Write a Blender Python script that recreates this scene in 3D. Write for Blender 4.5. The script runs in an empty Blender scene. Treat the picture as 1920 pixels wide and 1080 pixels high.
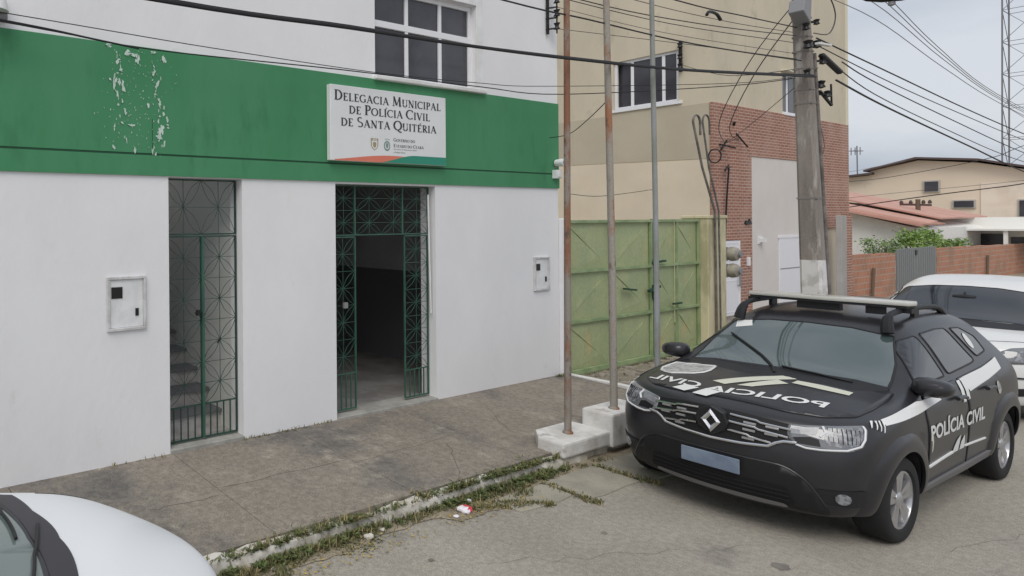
import bpy, bmesh, math, random
from mathutils import Vector, Matrix
from mathutils.bvhtree import BVHTree

random.seed(11)
PI = math.pi
scene = bpy.context.scene
COL = scene.collection

# ------------------------------------------------------------------ helpers
def nd(t, typ, **kw):
    n = t.nodes.new(typ)
    for k, v in kw.items():
        setattr(n, k, v)
    return n

def mat(name, col, rough=.8, metal=0., col2=None, vs=1.5, lo=.35, hi=.65, col3=None, vs3=9., lo3=.55, hi3=.7,
        bump=0., bs=60., spec=.5, ior=1.45, coat=0., stretch=(1, 1, 1), fine=0., fs=120., fine2=0., fs2=30.):
    m = bpy.data.materials.new(name); m.use_nodes = True
    t = m.node_tree; b = t.nodes['Principled BSDF']
    b.inputs['Roughness'].default_value = rough; b.inputs['Metallic'].default_value = metal
    b.inputs['IOR'].default_value = ior; b.inputs['Specular IOR Level'].default_value = spec
    b.inputs['Coat Weight'].default_value = coat; b.inputs['Coat Roughness'].default_value = .05
    c4 = (*col, 1); b.inputs['Base Color'].default_value = c4
    if col2 or col3 or bump or fine:
        tc = nd(t, 'ShaderNodeTexCoord'); mp = nd(t, 'ShaderNodeMapping'); mp.inputs['Scale'].default_value = stretch
        t.links.new(tc.outputs['Object'], mp.inputs['Vector'])
        def noise(s, d=6):
            n = nd(t, 'ShaderNodeTexNoise'); n.inputs['Scale'].default_value = s; n.inputs['Detail'].default_value = d
            n.inputs['Roughness'].default_value = .62
            t.links.new(mp.outputs[0], n.inputs['Vector']); return n.outputs['Fac']
        def ramp(f, a, z):
            r = nd(t, 'ShaderNodeMapRange'); r.inputs['From Min'].default_value = a; r.inputs['From Max'].default_value = z
            r.interpolation_type = 'SMOOTHSTEP'; t.links.new(f, r.inputs['Value']); return r.outputs['Result']
        def mix(f, a, bb, mode='MIX'):
            x = nd(t, 'ShaderNodeMix', data_type='RGBA', blend_type=mode)
            if isinstance(f, float): x.inputs['Factor'].default_value = f
            else: t.links.new(f, x.inputs['Factor'])
            for s, v in ((x.inputs['A'], a), (x.inputs['B'], bb)):
                if isinstance(v, tuple): s.default_value = v
                else: t.links.new(v, s)
            return x.outputs['Result']
        cur = c4
        if col2: cur = mix(ramp(noise(vs), lo, hi), cur, (*col2, 1))
        if col3: cur = mix(ramp(noise(vs3), lo3, hi3), cur, (*col3, 1))
        if fine:
            f = ramp(noise(fs, 3), .25, .75)
            g = nd(t, 'ShaderNodeMapRange'); g.inputs['To Min'].default_value = 1 - fine; g.inputs['To Max'].default_value = 1 + fine
            t.links.new(f, g.inputs['Value'])
            cb = nd(t, 'ShaderNodeCombineColor')
            for i in range(3): t.links.new(g.outputs[0], cb.inputs[i])
            cur = mix(1., cur, cb.outputs[0], 'MULTIPLY')
        if fine and fine2:
            f = ramp(noise(fs2, 2), .3, .7)
            g = nd(t, 'ShaderNodeMapRange'); g.inputs['To Min'].default_value = 1 - fine2; g.inputs['To Max'].default_value = 1 + fine2
            t.links.new(f, g.inputs['Value'])
            cb = nd(t, 'ShaderNodeCombineColor')
            for i in range(3): t.links.new(g.outputs[0], cb.inputs[i])
            cur = mix(1., cur, cb.outputs[0], 'MULTIPLY')
        if not isinstance(cur, tuple): t.links.new(cur, b.inputs['Base Color'])
        if bump:
            bp = nd(t, 'ShaderNodeBump'); bp.inputs['Strength'].default_value = bump; bp.inputs['Distance'].default_value = .01
            t.links.new(noise(bs, 4), bp.inputs['Height']); t.links.new(bp.outputs[0], b.inputs['Normal'])
    return m

def brick_mat(name, c1, c2, mortar, scale=1., w=.23, h=.075, stain=None):
    """bricks laid along X (facade) and Z; on other faces they run along Y and Z"""
    m = bpy.data.materials.new(name); m.use_nodes = True
    t = m.node_tree; b = t.nodes['Principled BSDF']; b.inputs['Roughness'].default_value = .9
    tc = nd(t, 'ShaderNodeTexCoord'); sp = nd(t, 'ShaderNodeSeparateXYZ'); t.links.new(tc.outputs['Object'], sp.inputs[0])
    ad = nd(t, 'ShaderNodeMath', operation='ADD'); t.links.new(sp.outputs[0], ad.inputs[0]); t.links.new(sp.outputs[1], ad.inputs[1])
    cb = nd(t, 'ShaderNodeCombineXYZ'); t.links.new(ad.outputs[0], cb.inputs[0]); t.links.new(sp.outputs[2], cb.inputs[1])
    bk = nd(t, 'ShaderNodeTexBrick'); bk.inputs['Scale'].default_value = 1
    bk.inputs['Brick Width'].default_value = w; bk.inputs['Row Height'].default_value = h
    bk.inputs['Mortar Size'].default_value = .008 * scale; bk.inputs['Mortar Smooth'].default_value = .3
    bk.inputs['Color1'].default_value = (*c1, 1); bk.inputs['Color2'].default_value = (*c2, 1); bk.inputs['Mortar'].default_value = (*mortar, 1)
    t.links.new(cb.outputs[0], bk.inputs['Vector'])
    nz = nd(t, 'ShaderNodeTexNoise'); nz.inputs['Scale'].default_value = 1.1; nz.inputs['Detail'].default_value = 6
    t.links.new(tc.outputs['Object'], nz.inputs['Vector'])
    r = nd(t, 'ShaderNodeMapRange'); r.inputs['From Min'].default_value = .48; r.inputs['From Max'].default_value = .68
    t.links.new(nz.outputs['Fac'], r.inputs['Value'])
    mx = nd(t, 'ShaderNodeMix', data_type='RGBA'); t.links.new(r.outputs[0], mx.inputs['Factor'])
    t.links.new(bk.outputs['Color'], mx.inputs['A']); mx.inputs['B'].default_value = (*(stain or mortar), 1)
    ml = nd(t, 'ShaderNodeMix', data_type='RGBA'); ml.inputs['Factor'].default_value = .75 if stain else .3
    t.links.new(bk.outputs['Color'], ml.inputs['A']); t.links.new(mx.outputs['Result'], ml.inputs['B'])
    t.links.new(ml.outputs['Result'], b.inputs['Base Color'])
    bp = nd(t, 'ShaderNodeBump'); bp.inputs['Strength'].default_value = .5; bp.inputs['Distance'].default_value = .006; bp.invert = True
    t.links.new(bk.outputs['Fac'], bp.inputs['Height']); t.links.new(bp.outputs[0], b.inputs['Normal'])
    return m

def tag(o, label=None, cat=None, group=None, kind=None):
    if label: o['label'] = label
    if cat: o['category'] = cat
    if group: o['group'] = group
    if kind: o['kind'] = kind
    return o

def empty(name, loc=(0, 0, 0), rz=0., label=None, cat=None, group=None):
    o = bpy.data.objects.new(name, None); COL.objects.link(o); o.location = loc; o.rotation_euler = (0, 0, rz)
    o.empty_display_size = .1
    o['_frame'] = [*loc, rz]
    return tag(o, label, cat, group)

def frame_of(o):
    """world matrix of a root or of a part that sits in its root's frame"""
    while o is not None and '_frame' not in o.keys(): o = o.parent
    if o is None: return Matrix.Identity(4)
    x, y, z, r = o['_frame']
    return Matrix.Translation((x, y, z)) @ Matrix.Rotation(r, 4, 'Z')

class MB:
    def __init__(s, local=False): s.v = []; s.f = []; s.m = []; s.local = local
    def add(s, vs, fs, mi=0):
        b = len(s.v); s.v += [tuple(v) for v in vs]; s.f += [tuple(b + i for i in f) for f in fs]; s.m += [mi] * len(fs); return s
    def box(s, x0, y0, z0, x1, y1, z1, mi=0):
        x0, x1 = min(x0, x1), max(x0, x1); y0, y1 = min(y0, y1), max(y0, y1); z0, z1 = min(z0, z1), max(z0, z1)
        return s.add([(x0, y0, z0), (x1, y0, z0), (x1, y1, z0), (x0, y1, z0), (x0, y0, z1), (x1, y0, z1), (x1, y1, z1), (x0, y1, z1)],
                     [(0, 3, 2, 1), (4, 5, 6, 7), (0, 1, 5, 4), (1, 2, 6, 5), (2, 3, 7, 6), (3, 0, 4, 7)], mi)
    def bar(s, a, b, w, h=None, mi=0, up=(0, 0, 1)):
        a, b = Vector(a), Vector(b); h = h or w; d = (b - a).normalized(); u = Vector(up)
        if abs(d.dot(u)) > .95: u = Vector((0, 1, 0))
        x = d.cross(u).normalized() * w / 2; y = x.cross(d).normalized() * h / 2
        vs = [p + sx * x + sy * y for p in (a, b) for sx, sy in ((-1, -1), (1, -1), (1, 1), (-1, 1))]
        return s.add(vs, [(0, 1, 2, 3), (7, 6, 5, 4), (0, 4, 5, 1), (1, 5, 6, 2), (2, 6, 7, 3), (3, 7, 4, 0)], mi)
    def tube(s, pts, r, n=8, mi=0, caps=True):
        pts = [Vector(p) for p in pts]; rs = r if isinstance(r, (list, tuple)) else [r] * len(pts)
        rings = []; ref = None
        for i, p in enumerate(pts):
            d = (pts[min(i + 1, len(pts) - 1)] - pts[max(i - 1, 0)]).normalized()
            if ref is None: ref = Vector((0, 0, 1)) if abs(d.z) < .9 else Vector((0, 1, 0))
            x = d.cross(ref).normalized(); y = x.cross(d).normalized(); ref = y
            rings.append([p + rs[i] * (math.cos(2 * PI * k / n + PI / n) * x + math.sin(2 * PI * k / n + PI / n) * y) for k in range(n)])
        vs = [v for q in rings for v in q]; fs = []
        for i in range(len(rings) - 1):
            for k in range(n):
                a = i * n + k; b2 = i * n + (k + 1) % n; fs.append((a, b2, b2 + n, a + n))
        if caps: fs += [tuple(range(n - 1, -1, -1)), tuple(range((len(rings) - 1) * n, len(rings) * n))]
        return s.add(vs, fs, mi)
    def lathe(s, prof, c=(0, 0, 0), axis='z', n=24, mi=0):
        vs = []; fs = []
        for r, h in prof:
            for k in range(n):
                a = 2 * PI * k / n; p, q = r * math.cos(a), r * math.sin(a)
                vs.append({'z': (c[0] + p, c[1] + q, c[2] + h), 'y': (c[0] + p, c[1] + h, c[2] + q), 'x': (c[0] + h, c[1] + p, c[2] + q)}[axis])
        for i in range(len(prof) - 1):
            for k in range(n):
                a = i * n + k; b2 = i * n + (k + 1) % n; fs.append((a, b2, b2 + n, a + n))
        fs += [tuple(range(n)), tuple(range((len(prof) - 1) * n, len(prof) * n))]
        return s.add(vs, fs, mi)
    def prism(s, poly, axis, a, b, mi=0):
        """poly in the two other axes (x,z for 'y'; y,z for 'x'; x,y for 'z')"""
        def P(p, h): return {'y': (p[0], h, p[1]), 'x': (h, p[0], p[1]), 'z': (p[0], p[1], h)}[axis]
        n = len(poly); vs = [P(p, a) for p in poly] + [P(p, b) for p in poly]
        fs = [tuple(range(n)), tuple(range(2 * n - 1, n - 1, -1))] + [(i, i + n, (i + 1) % n + n, (i + 1) % n) for i in range(n)]
        return s.add(vs, fs, mi)
    def build(s, name, mats, parent=None, smooth=False, bevel=0., weld=True, seg=1):
        me = bpy.data.meshes.new(name)
        me.from_pydata(s.v, [], s.f)
        if not isinstance(mats, (list, tuple)): mats = [mats]
        for m in mats: me.materials.append(m)
        for p, mi in zip(me.polygons, s.m): p.material_index = mi
        if parent is not None and not s.local: me.transform(frame_of(parent).inverted())
        bm = bmesh.new(); bm.from_mesh(me)
        if bevel:
            bmesh.ops.bevel(bm, geom=bm.edges[:], offset=bevel, segments=seg, affect='EDGES', profile=.6)
        bmesh.ops.recalc_face_normals(bm, faces=bm.faces)
        bm.to_mesh(me); bm.free()
        if smooth:
            me.shade_smooth()
            if smooth != 'full': me.set_sharp_from_angle(angle=math.radians(40))
        o = bpy.data.objects.new(name, me); COL.objects.link(o)
        if parent is not None: o.parent = parent
        return o

def thing_mesh(mb, name, mats, base, label, cat, group=None, **kw):
    """a thing that is one mesh, with its origin at its base"""
    o = mb.build(name, mats, None, **kw); o.data.transform(Matrix.Translation(-Vector(base))); o.location = base
    return tag(o, label, cat, group)

def wall_holes(mb, xs0, xs1, z0, z1, y0, y1, holes, mi=0):
    """wall slab along X with rectangular openings (x0,x1,z0,z1), reveals included"""
    xs = sorted({xs0, xs1, *[h[0] for h in holes], *[h[1] for h in holes]}); zs = sorted({z0, z1, *[h[2] for h in holes], *[h[3] for h in holes]})
    def solid(i, j):
        if i < 0 or j < 0 or i >= len(xs) - 1 or j >= len(zs) - 1: return False
        cx, cz = (xs[i] + xs[i + 1]) / 2, (zs[j] + zs[j + 1]) / 2
        return not any(h[0] < cx < h[1] and h[2] < cz < h[3] for h in holes)
    for i in range(len(xs) - 1):
        for j in range(len(zs) - 1):
            if not solid(i, j): continue
            a, b, c, d = xs[i], xs[i + 1], zs[j], zs[j + 1]
            mb.add([(a, y0, c), (b, y0, c), (b, y0, d), (a, y0, d)], [(0, 1, 2, 3)], mi)
            mb.add([(a, y1, c), (b, y1, c), (b, y1, d), (a, y1, d)], [(3, 2, 1, 0)], mi)
            if not solid(i - 1, j): mb.add([(a, y0, c), (a, y1, c), (a, y1, d), (a, y0, d)], [(3, 2, 1, 0)], mi)
            if not solid(i + 1, j): mb.add([(b, y0, c), (b, y1, c), (b, y1, d), (b, y0, d)], [(0, 1, 2, 3)], mi)
            if not solid(i, j - 1): mb.add([(a, y0, c), (b, y0, c), (b, y1, c), (a, y1, c)], [(3, 2, 1, 0)], mi)
            if not solid(i, j + 1): mb.add([(a, y0, d), (b, y0, d), (b, y1, d), (a, y1, d)], [(0, 1, 2, 3)], mi)
    return mb

def text2d(s, w=None, h=None, bold=0.):
    """flat lettering as (verts2d, faces), lower left at 0,0; scaled to w x h"""
    c = bpy.data.curves.new('lettering', 'FONT'); c.body = s; c.size = 1; c.offset = bold; c.resolution_u = 3
    o = bpy.data.objects.new('lettering', c); COL.objects.link(o)
    dg = bpy.context.evaluated_depsgraph_get(); dg.update()
    me = bpy.data.meshes.new_from_object(o.evaluated_get(dg))
    vs = [(v.co.x, v.co.y) for v in me.vertices]; fs = [tuple(p.vertices) for p in me.polygons]
    bpy.data.objects.remove(o); bpy.data.curves.remove(c); bpy.data.meshes.remove(me)
    x0 = min(v[0] for v in vs); x1 = max(v[0] for v in vs); y0 = min(v[1] for v in vs); y1 = max(v[1] for v in vs)
    sy = h / (y1 - y0) if h else w / (x1 - x0); sx = w / (x1 - x0) if w else sy
    return [((x - x0) * sx, (y - y0) * sy) for x, y in vs], fs

def add_text(mb, s, O, U, V, w=None, h=None, bold=0., mi=0, center=False):
    vs, fs = text2d(s, w, h, bold); O, U, V = Vector(O), Vector(U), Vector(V)
    wd = max(v[0] for v in vs)
    return mb.add([O + U * (x - (wd / 2 if center else 0)) + V * y for x, y in vs], fs, mi)

# ---- a small serif alphabet drawn with a broad nib (thick uprights, thin cross strokes)
def nib(pts, T=.185, t=.085, W=None):
    out = []; n = len(pts); L = []; Rr = []
    for i, p in enumerate(pts):
        a = pts[max(i - 1, 0)]; b = pts[min(i + 1, n - 1)]; dx, dy = b[0] - a[0], b[1] - a[1]; l = math.hypot(dx, dy) or 1
        dx /= l; dy /= l; w = W * 1.3 if W else t + (T - t) * abs(dy) ** 1.6
        L.append((p[0] - dy * w / 2, p[1] + dx * w / 2)); Rr.append((p[0] + dy * w / 2, p[1] - dx * w / 2))
    vs = L + Rr; fs = [(i, i + n, i + 1 + n, i + 1) for i in range(n - 1)]
    return vs, fs

def arc(cx, cy, rx, ry, a0, a1, n=12): return [(cx + rx * math.cos(math.radians(a0 + (a1 - a0) * i / n)), cy + ry * math.sin(math.radians(a0 + (a1 - a0) * i / n))) for i in range(n + 1)]
def serif_glyph(ch):
    S = []; st = lambda *p, **k: S.append(nib(list(p), **k)); T = .15
    def sf(x, y, w=.3): S.append(nib([(x - w / 2, y), (x + w / 2, y)], W=.05))
    def stem(x): st((x, 0), (x, 1)); sf(x, .025); sf(x, .975)
    wd = .6
    if ch == 'I': stem(.16); wd = .32
    elif ch == 'L': stem(.17); st((.15, .03), (.6, .03)); st((.58, 0), (.58, .2), W=.05); wd = .62
    elif ch == 'E': stem(.17); st((.15, .03), (.58, .03)); st((.15, .97), (.55, .97)); st((.15, .52), (.46, .52)); st((.57, 0), (.57, .2), W=.05); st((.54, .8), (.54, 1), W=.05); wd = .62
    elif ch == 'D': stem(.17); S.append(nib([(.15, .97)] + arc(.3, .5, .42, .47, 90, -90) + [(.15, .03)])); wd = .8
    elif ch == 'P': stem(.17); S.append(nib([(.15, .97)] + arc(.3, .73, .24, .24, 90, -90) + [(.15, .49)])); wd = .6
    elif ch == 'R': stem(.17); S.append(nib([(.15, .97)] + arc(.3, .73, .23, .24, 90, -90) + [(.15, .49)])); st((.3, .5), (.66, 0), W=.14); wd = .7
    elif ch in 'OQ':
        S.append(nib(arc(.44, .5, .38, .47, 0, 360, 28))); wd = .88
        if ch == 'Q': st((.42, .05), (.6, -.14), (.86, -.2), W=.1)
    elif ch in 'CG':
        S.append(nib(arc(.46, .5, .4, .47, 48, 312, 22))); st((.72, .72), (.72, .95), W=.05); wd = .78
        if ch == 'G': st((.72, .08), (.72, .42)); sf(.72, .42, .26); wd = .84
    elif ch == 'S': S.append(nib(arc(.3, .74, .2, .23, 40, 250, 12) + arc(.32, .26, .22, .24, 90, -140, 12)[1:], T=.14)); wd = .6
    elif ch == 'U': st((.15, 1), (.15, .4), W=.15); S.append(nib(arc(.4, .32, .25, .3, 180, 360, 14))); st((.65, .3), (.65, 1), W=.06); sf(.15, .975); sf(.65, .975, .24); wd = .8
    elif ch == 'N': st((.14, 0), (.14, 1), W=.06); st((.12, 1), (.7, 0), W=.15); st((.7, 0), (.7, 1), W=.06); sf(.14, .025, .24); sf(.08, .975, .2); sf(.7, .975, .24); wd = .84
    elif ch == 'M': st((.16, 0), (.2, 1), W=.06); st((.2, 1), (.5, .08), W=.14); st((.5, .08), (.82, 1), W=.06); st((.82, 1), (.87, 0), W=.15); sf(.16, .025, .24); sf(.87, .025, .28); wd = 1.04
    elif ch == 'A': st((.1, 0), (.4, 1), W=.06); st((.38, 1), (.72, 0), W=.15); st((.2, .34), (.58, .34), W=.05); sf(.1, .025, .22); sf(.72, .025, .26); wd = .82
    elif ch == 'V': st((.1, 1), (.42, 0), W=.15); st((.4, 0), (.7, 1), W=.06); sf(.1, .975, .26); sf(.7, .975, .22); wd = .78
    elif ch == 'T': st((.34, 0), (.34, 1)); sf(.34, .025); st((.04, .97), (.64, .97)); st((.05, .78), (.05, 1), W=.05); st((.63, .78), (.63, 1), W=.05); wd = .68
    return S, wd
ACC = {'Í': 'I', 'É': 'E', 'Ç': 'C', 'Á': 'A'}
def serif_line(mb, words, O, U, V, width, cap, small=.78, mi=0):
    """words: first letter of a capitalised word is large, the others are small capitals"""
    out = []; x = 0
    for wi, wdd in enumerate(words):
        for i, ch in enumerate(wdd):
            up = ch.upper(); sc = 1. if ch == up and i == 0 else small
            g = ACC.get(up, up); S, w = serif_glyph(g)
            for vs, fs in S: out.append(([(x + a * sc, b * sc) for a, b in vs], fs))
            if up in ACC: a = x + w * sc * .45; out.append(([(a, sc * 1.06), (a + .09, sc * 1.06), (a + .24, sc * 1.24), (a + .12, sc * 1.24)], [(0, 1, 2, 3)]))
            x += w * sc + .075
        x += .3
    x -= .375; O, U, V = Vector(O), Vector(U), Vector(V); sx = width / x
    for k, (vs, fs) in enumerate(out):
        N = U.cross(V) * (k % 5) * .00025
        mb.add([O + U * (a * sx) + V * (b * cap) + N for a, b in vs], fs, mi)
# ------------------------------------------------------------------ materials
M = {}
M['white_wall'] = mat('white wall paint', (.83, .825, .835), .85, col2=(.785, .78, .79), vs=.8, col3=(.71, .70, .685), vs3=3.5, lo3=.62, hi3=.8, bump=.35, bs=14, stretch=(1, 1, .6))
M['white_trim'] = mat('white trim', (.82, .82, .82), .6, col2=(.7, .7, .69), vs=3)
M['green_paint'] = mat('green wall paint', (.052, .24, .105), .75, col2=(.072, .265, .13), vs=.9, col3=(.046, .205, .092), vs3=2.2, bump=.2, bs=25, stretch=(1, 1, .35))
M['green_edge'] = mat('dark joint', (.02, .075, .04), .8)
M['bare'] = mat('bare plaster chips', (.62, .74, .66), .9, col2=(.45, .6, .5), vs=30)
M['chip_dark'] = mat('chip edge', (.025, .09, .05), .9)
M['iron'] = mat('green painted iron', (.032, .095, .066), .5, col2=(.05, .125, .09), vs=5)
M['iron_dark'] = mat('dark green iron', (.02, .05, .038), .5, col2=(.03, .075, .054), vs=5)
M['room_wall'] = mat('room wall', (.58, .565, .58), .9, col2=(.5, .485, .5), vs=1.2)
M['room_dark'] = mat('dark room paint and shade', (.17, .165, .175), .8)  # hall wall paint, also the colour for painted shade on treads and openings
M['room_floor'] = mat('room floor', (.3, .29, .28), .7, col2=(.2, .19, .18), vs=2.5)
M['stair_wall'] = mat('stairwell wall', (.78, .79, .74), .9, col2=(.7, .71, .66), vs=1.5)
M['stair'] = mat('stair concrete', (.55, .52, .5), .85, col2=(.4, .37, .35), vs=4)
M['sill'] = mat('threshold cement', (.38, .37, .34), .9, col2=(.28, .275, .25), vs=4, fine=.12)
M['glass_dark'] = mat('dark window glass', (.045, .045, .055), .12, spec=.5, col2=(.07, .07, .08), vs=1.3)
M['alu'] = mat('white aluminium', (.8, .8, .82), .4)
M['black'] = mat('black plastic', (.012, .012, .013), .45)
M['blackrub'] = mat('black rubber sheath', (.014, .013, .015), .6)
M['cable_grey'] = mat('weathered cable', (.05, .048, .05), .7)
M['grey_plastic'] = mat('grey plastic', (.25, .25, .26), .5)
M['box_white'] = mat('meter box paint', (.82, .82, .83), .5, col2=(.7, .7, .7), vs=6)
M['box_edge'] = mat('meter box frame', (.66, .66, .66), .7, col2=(.5, .49, .48), vs=8)
M['sign_white'] = mat('sign sheet', (.78, .79, .79), .35, col2=(.74, .75, .76), vs=2)
M['sign_black'] = mat('sign lettering', (.045, .045, .055), .6)
M['sign_grey'] = mat('sign small lettering', (.09, .09, .1), .6)
M['sign_red'] = mat('sign coral band', (.72, .2, .13), .45)
M['sign_green'] = mat('sign green band', (.025, .26, .17), .45)
M['crest_gold'] = mat('crest gold', (.36, .31, .17), .6)
M['crest_grey'] = mat('crest grey green', (.2, .28, .27), .6)
M['beige'] = mat('beige wall paint', (.63, .555, .43), .9, col2=(.56, .495, .38), vs=.7, col3=(.50, .44, .335), vs3=2.5, bump=.2, bs=20, stretch=(1, 1, .5))
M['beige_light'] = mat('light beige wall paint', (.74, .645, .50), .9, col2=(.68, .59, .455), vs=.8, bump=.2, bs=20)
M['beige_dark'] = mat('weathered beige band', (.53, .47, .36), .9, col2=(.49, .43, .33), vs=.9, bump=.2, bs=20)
M['cream'] = mat('cream trim', (.70, .66, .52), .9)
M['cladding'] = brick_mat('small red brick cladding', (.36, .165, .115), (.27, .125, .09), (.56, .42, .35), 1.1, .24, .075)
M['raw_brick'] = brick_mat('raw clay block wall', (.50, .225, .14), (.42, .185, .115), (.42, .34, .27), 2.2, .30, .2, stain=(.3, .2, .14))
M['panel'] = mat('pale panel', (.70, .655, .62), .85, col2=(.66, .615, .58), vs=.8)
M['door_white'] = mat('white sheet door', (.80, .80, .84), .4)
M['gate_green'] = mat('faded green gate sheet', (.33, .385, .215), .6, col2=(.40, .44, .24), vs=1.6, col3=(.5, .42, .21), vs3=1.9, lo3=.56, hi3=.74, fine=.1, fs=30, stretch=(1, 1, .7))
M['gate_frame'] = mat('gate frame', (.33, .41, .22), .6, col2=(.22, .30, .15), vs=3)
M['gate_seam'] = mat('gate seam', (.018, .06, .035), .7)
M['pillar'] = mat('gate pillar render', (.70, .63, .42), .9, col2=(.45, .41, .25), vs=2.2, lo=.45, hi=.62, stretch=(1, 1, .4))
M['meter'] = mat('weathered meter cover', (.42, .39, .33), .5, col2=(.25, .23, .19), vs=7)
M['rust'] = mat('rusty pole paint', (.26, .235, .205), .8, col2=(.24, .115, .07), vs=2.2, lo=.45, hi=.56, col3=(.12, .085, .065), vs3=16, stretch=(1, 1, .45), fine=.15)
M['rust2'] = mat('peeling pole paint', (.31, .285, .25), .8, col2=(.33, .15, .08), vs=2.6, lo=.5, hi=.6, col3=(.15, .11, .09), vs3=13, stretch=(1, 1, .4), fine=.15)
M['galv'] = mat('galvanised pole', (.34, .35, .37), .6, col2=(.24, .25, .22), vs=3, stretch=(1, 1, .4), fine=.1)
M['white_block'] = mat('limewashed concrete', (.72, .71, .69), .9, col2=(.57, .55, .52), vs=3, lo=.42, hi=.62, col3=(.38, .35, .31), vs3=7, lo3=.58, hi3=.72, bump=.5, bs=30)
M['pole_conc'] = mat('weathered pole concrete', (.31, .275, .245), .95, col2=(.20, .175, .155), vs=1.6, col3=(.40, .37, .34), vs3=8, bump=.4, bs=45, stretch=(1, 1, .22), fine=.12)
M['pole_white'] = mat('limewashed pole foot', (.70, .68, .67), .9, col2=(.52, .5, .48), vs=5, lo=.45, hi=.62)
M['road'] = mat('worn asphalt', (.30, .275, .235), .92, col2=(.365, .335, .285), vs=.55, lo=.35, hi=.65, col3=(.225, .208, .185), vs3=1.4, lo3=.58, hi3=.76, bump=.7, bs=75, fine=.26, fs=120, fine2=.11, fs2=22)
M['ground'] = mat('dry earth', (.32, .27, .2), .95, col2=(.25, .22, .15), vs=.15)
M['sidewalk'] = mat('stained cement pavement', (.242, .212, .176), .92, col2=(.128, .12, .11), vs=.75, lo=.45, hi=.66, col3=(.32, .285, .235), vs3=3.4, lo3=.52, hi3=.75, bump=.4, bs=70, fine=.3, fs=85, fine2=.14, fs2=16)
M['joint'] = mat('pavement joint dirt', (.085, .074, .062), .95)
M['kerb'] = mat('limewashed kerb stone', (.62, .59, .53), .92, col2=(.42, .39, .33), vs=4, lo=.42, hi=.6, col3=(.25, .22, .18), vs3=14, lo3=.55, hi3=.7, bump=.6, bs=30)
M['gutter'] = mat('gutter slab cement', (.36, .335, .27), .92, col2=(.28, .26, .215), vs=2, lo=.4, hi=.65, bump=.3, bs=60, fine=.15)
M['earth'] = mat('trodden earth and stones', (.22, .19, .145), .95, col2=(.33, .3, .24), vs=7, lo=.45, hi=.62, col3=(.15, .16, .08), vs3=3.5, bump=1., bs=14, fine=.2)
M['stone'] = mat('rubble stone', (.36, .32, .27), .9, col2=(.22, .19, .16), vs=6)
M['grass'] = mat('kerb grass', (.10, .115, .045), .8, col2=(.15, .145, .065), vs=5)
M['grass_dry'] = mat('dry grass', (.36, .3, .15), .85, col2=(.24, .2, .1), vs=6)
M['leaf_y'] = mat('yellow leaf', (.5, .35, .06), .8)
M['paper'] = mat('white paper', (.75, .72, .76), .7)
M['litter_red'] = mat('red wrapper', (.62, .06, .09), .5)
M['leaf'] = mat('bush leaf', (.16, .29, .05), .7, col2=(.24, .35, .09), vs=2)
M['leaf_pale'] = mat('pale bush leaf', (.26, .32, .2), .8)
M['bark'] = mat('bark', (.15, .11, .08), .9)
M['far_beige'] = mat('far beige render', (.80, .665, .52), .9, col2=(.74, .62, .485), vs=.25, col3=(.62, .53, .43), vs3=.6, lo3=.6, hi3=.75)
M['far_white'] = mat('far white render', (.82, .81, .77), .9, col2=(.68, .68, .65), vs=.5, lo=.5, hi=.7)
M['far_roof'] = mat('dark eave board', (.1, .07, .065), .8)
M['tile'] = mat('red clay tiles', (.57, .33, .265), .85, col2=(.48, .27, .215), vs=.6)
M['far_gate'] = mat('grey sheet gate', (.22, .23, .235), .6)
M['steel'] = mat('lattice steel', (.2, .2, .22), .6)

# ------------------------------------------------------------------ ground, road, pavement
g = MB(); g.box(-60, -60, -.3, 400, 300, -.06); tag(g.build('ground', M['ground']), kind='structure')
r = MB()
nx, ny = 60, 24
xs = [-14 + 74 * i / nx for i in range(nx + 1)]; ys = [-9 + 12.83 * j / ny for j in range(ny + 1)]
vs = [(x, y, -.05 * max(0, (2.2 - y)) * .0 - .012 * math.exp(-((y - 3.6) / .25) ** 2)) for y in ys for x in xs]
r.add(vs, [(j * (nx + 1) + i, j * (nx + 1) + i + 1, (j + 1) * (nx + 1) + i + 1, (j + 1) * (nx + 1) + i) for j in range(ny) for i in range(nx)])
M['stain'] = mat('damp road stain', (.17, .158, .14), .9, col2=(.22, .2, .175), vs=9)
for cx, cy, rx, ry in ((3.55, 2.98, .075, .035), (3.50, 2.88, .06, .03), (4.82, 2.45, .11, .05), (4.0, 3.3, .03, .02), (4.4, 2.7, .04, .02), (6.2, 2.0, .08, .05), (5.6, 2.9, .03, .02)):
    r.add([(cx + rx * random.uniform(.7, 1.15) * math.cos(t), cy + ry * random.uniform(.7, 1.15) * math.sin(t), .003) for t in [2 * PI * i / 14 for i in range(14)]], [tuple(range(14))], 1)
for (x0, y0, x1, y1) in ((4.3, 3.1, 6.4, 2.2), (2.6, 3.2, 3.9, 2.5), (6.0, 1.6, 7.4, .9), (5.0, 2.1, 5.6, 1.2), (7.6, 1.5, 10.5, .7)):
    pts = [(x0 + (x1 - x0) * q / 16 + random.uniform(-.035, .035), y0 + (y1 - y0) * q / 16 + random.uniform(-.05, .05)) for q in range(17)]
    for p, q in zip(pts, pts[1:]):
        dx, dy = q[0] - p[0], q[1] - p[1]; l = math.hypot(dx, dy); w_ = random.uniform(.0008, .0018); ax_, ay_ = -dy / l * w_, dx / l * w_
        r.add([(p[0] - ax_, p[1] - ay_, .002), (q[0] - ax_, q[1] - ay_, .002), (q[0] + ax_, q[1] + ay_, .002), (p[0] + ax_, p[1] + ay_, .002)], [(0, 1, 2, 3)], 1)
tag(r.build('road', [M['road'], M['stain']], smooth='full'), kind='structure')

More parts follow.
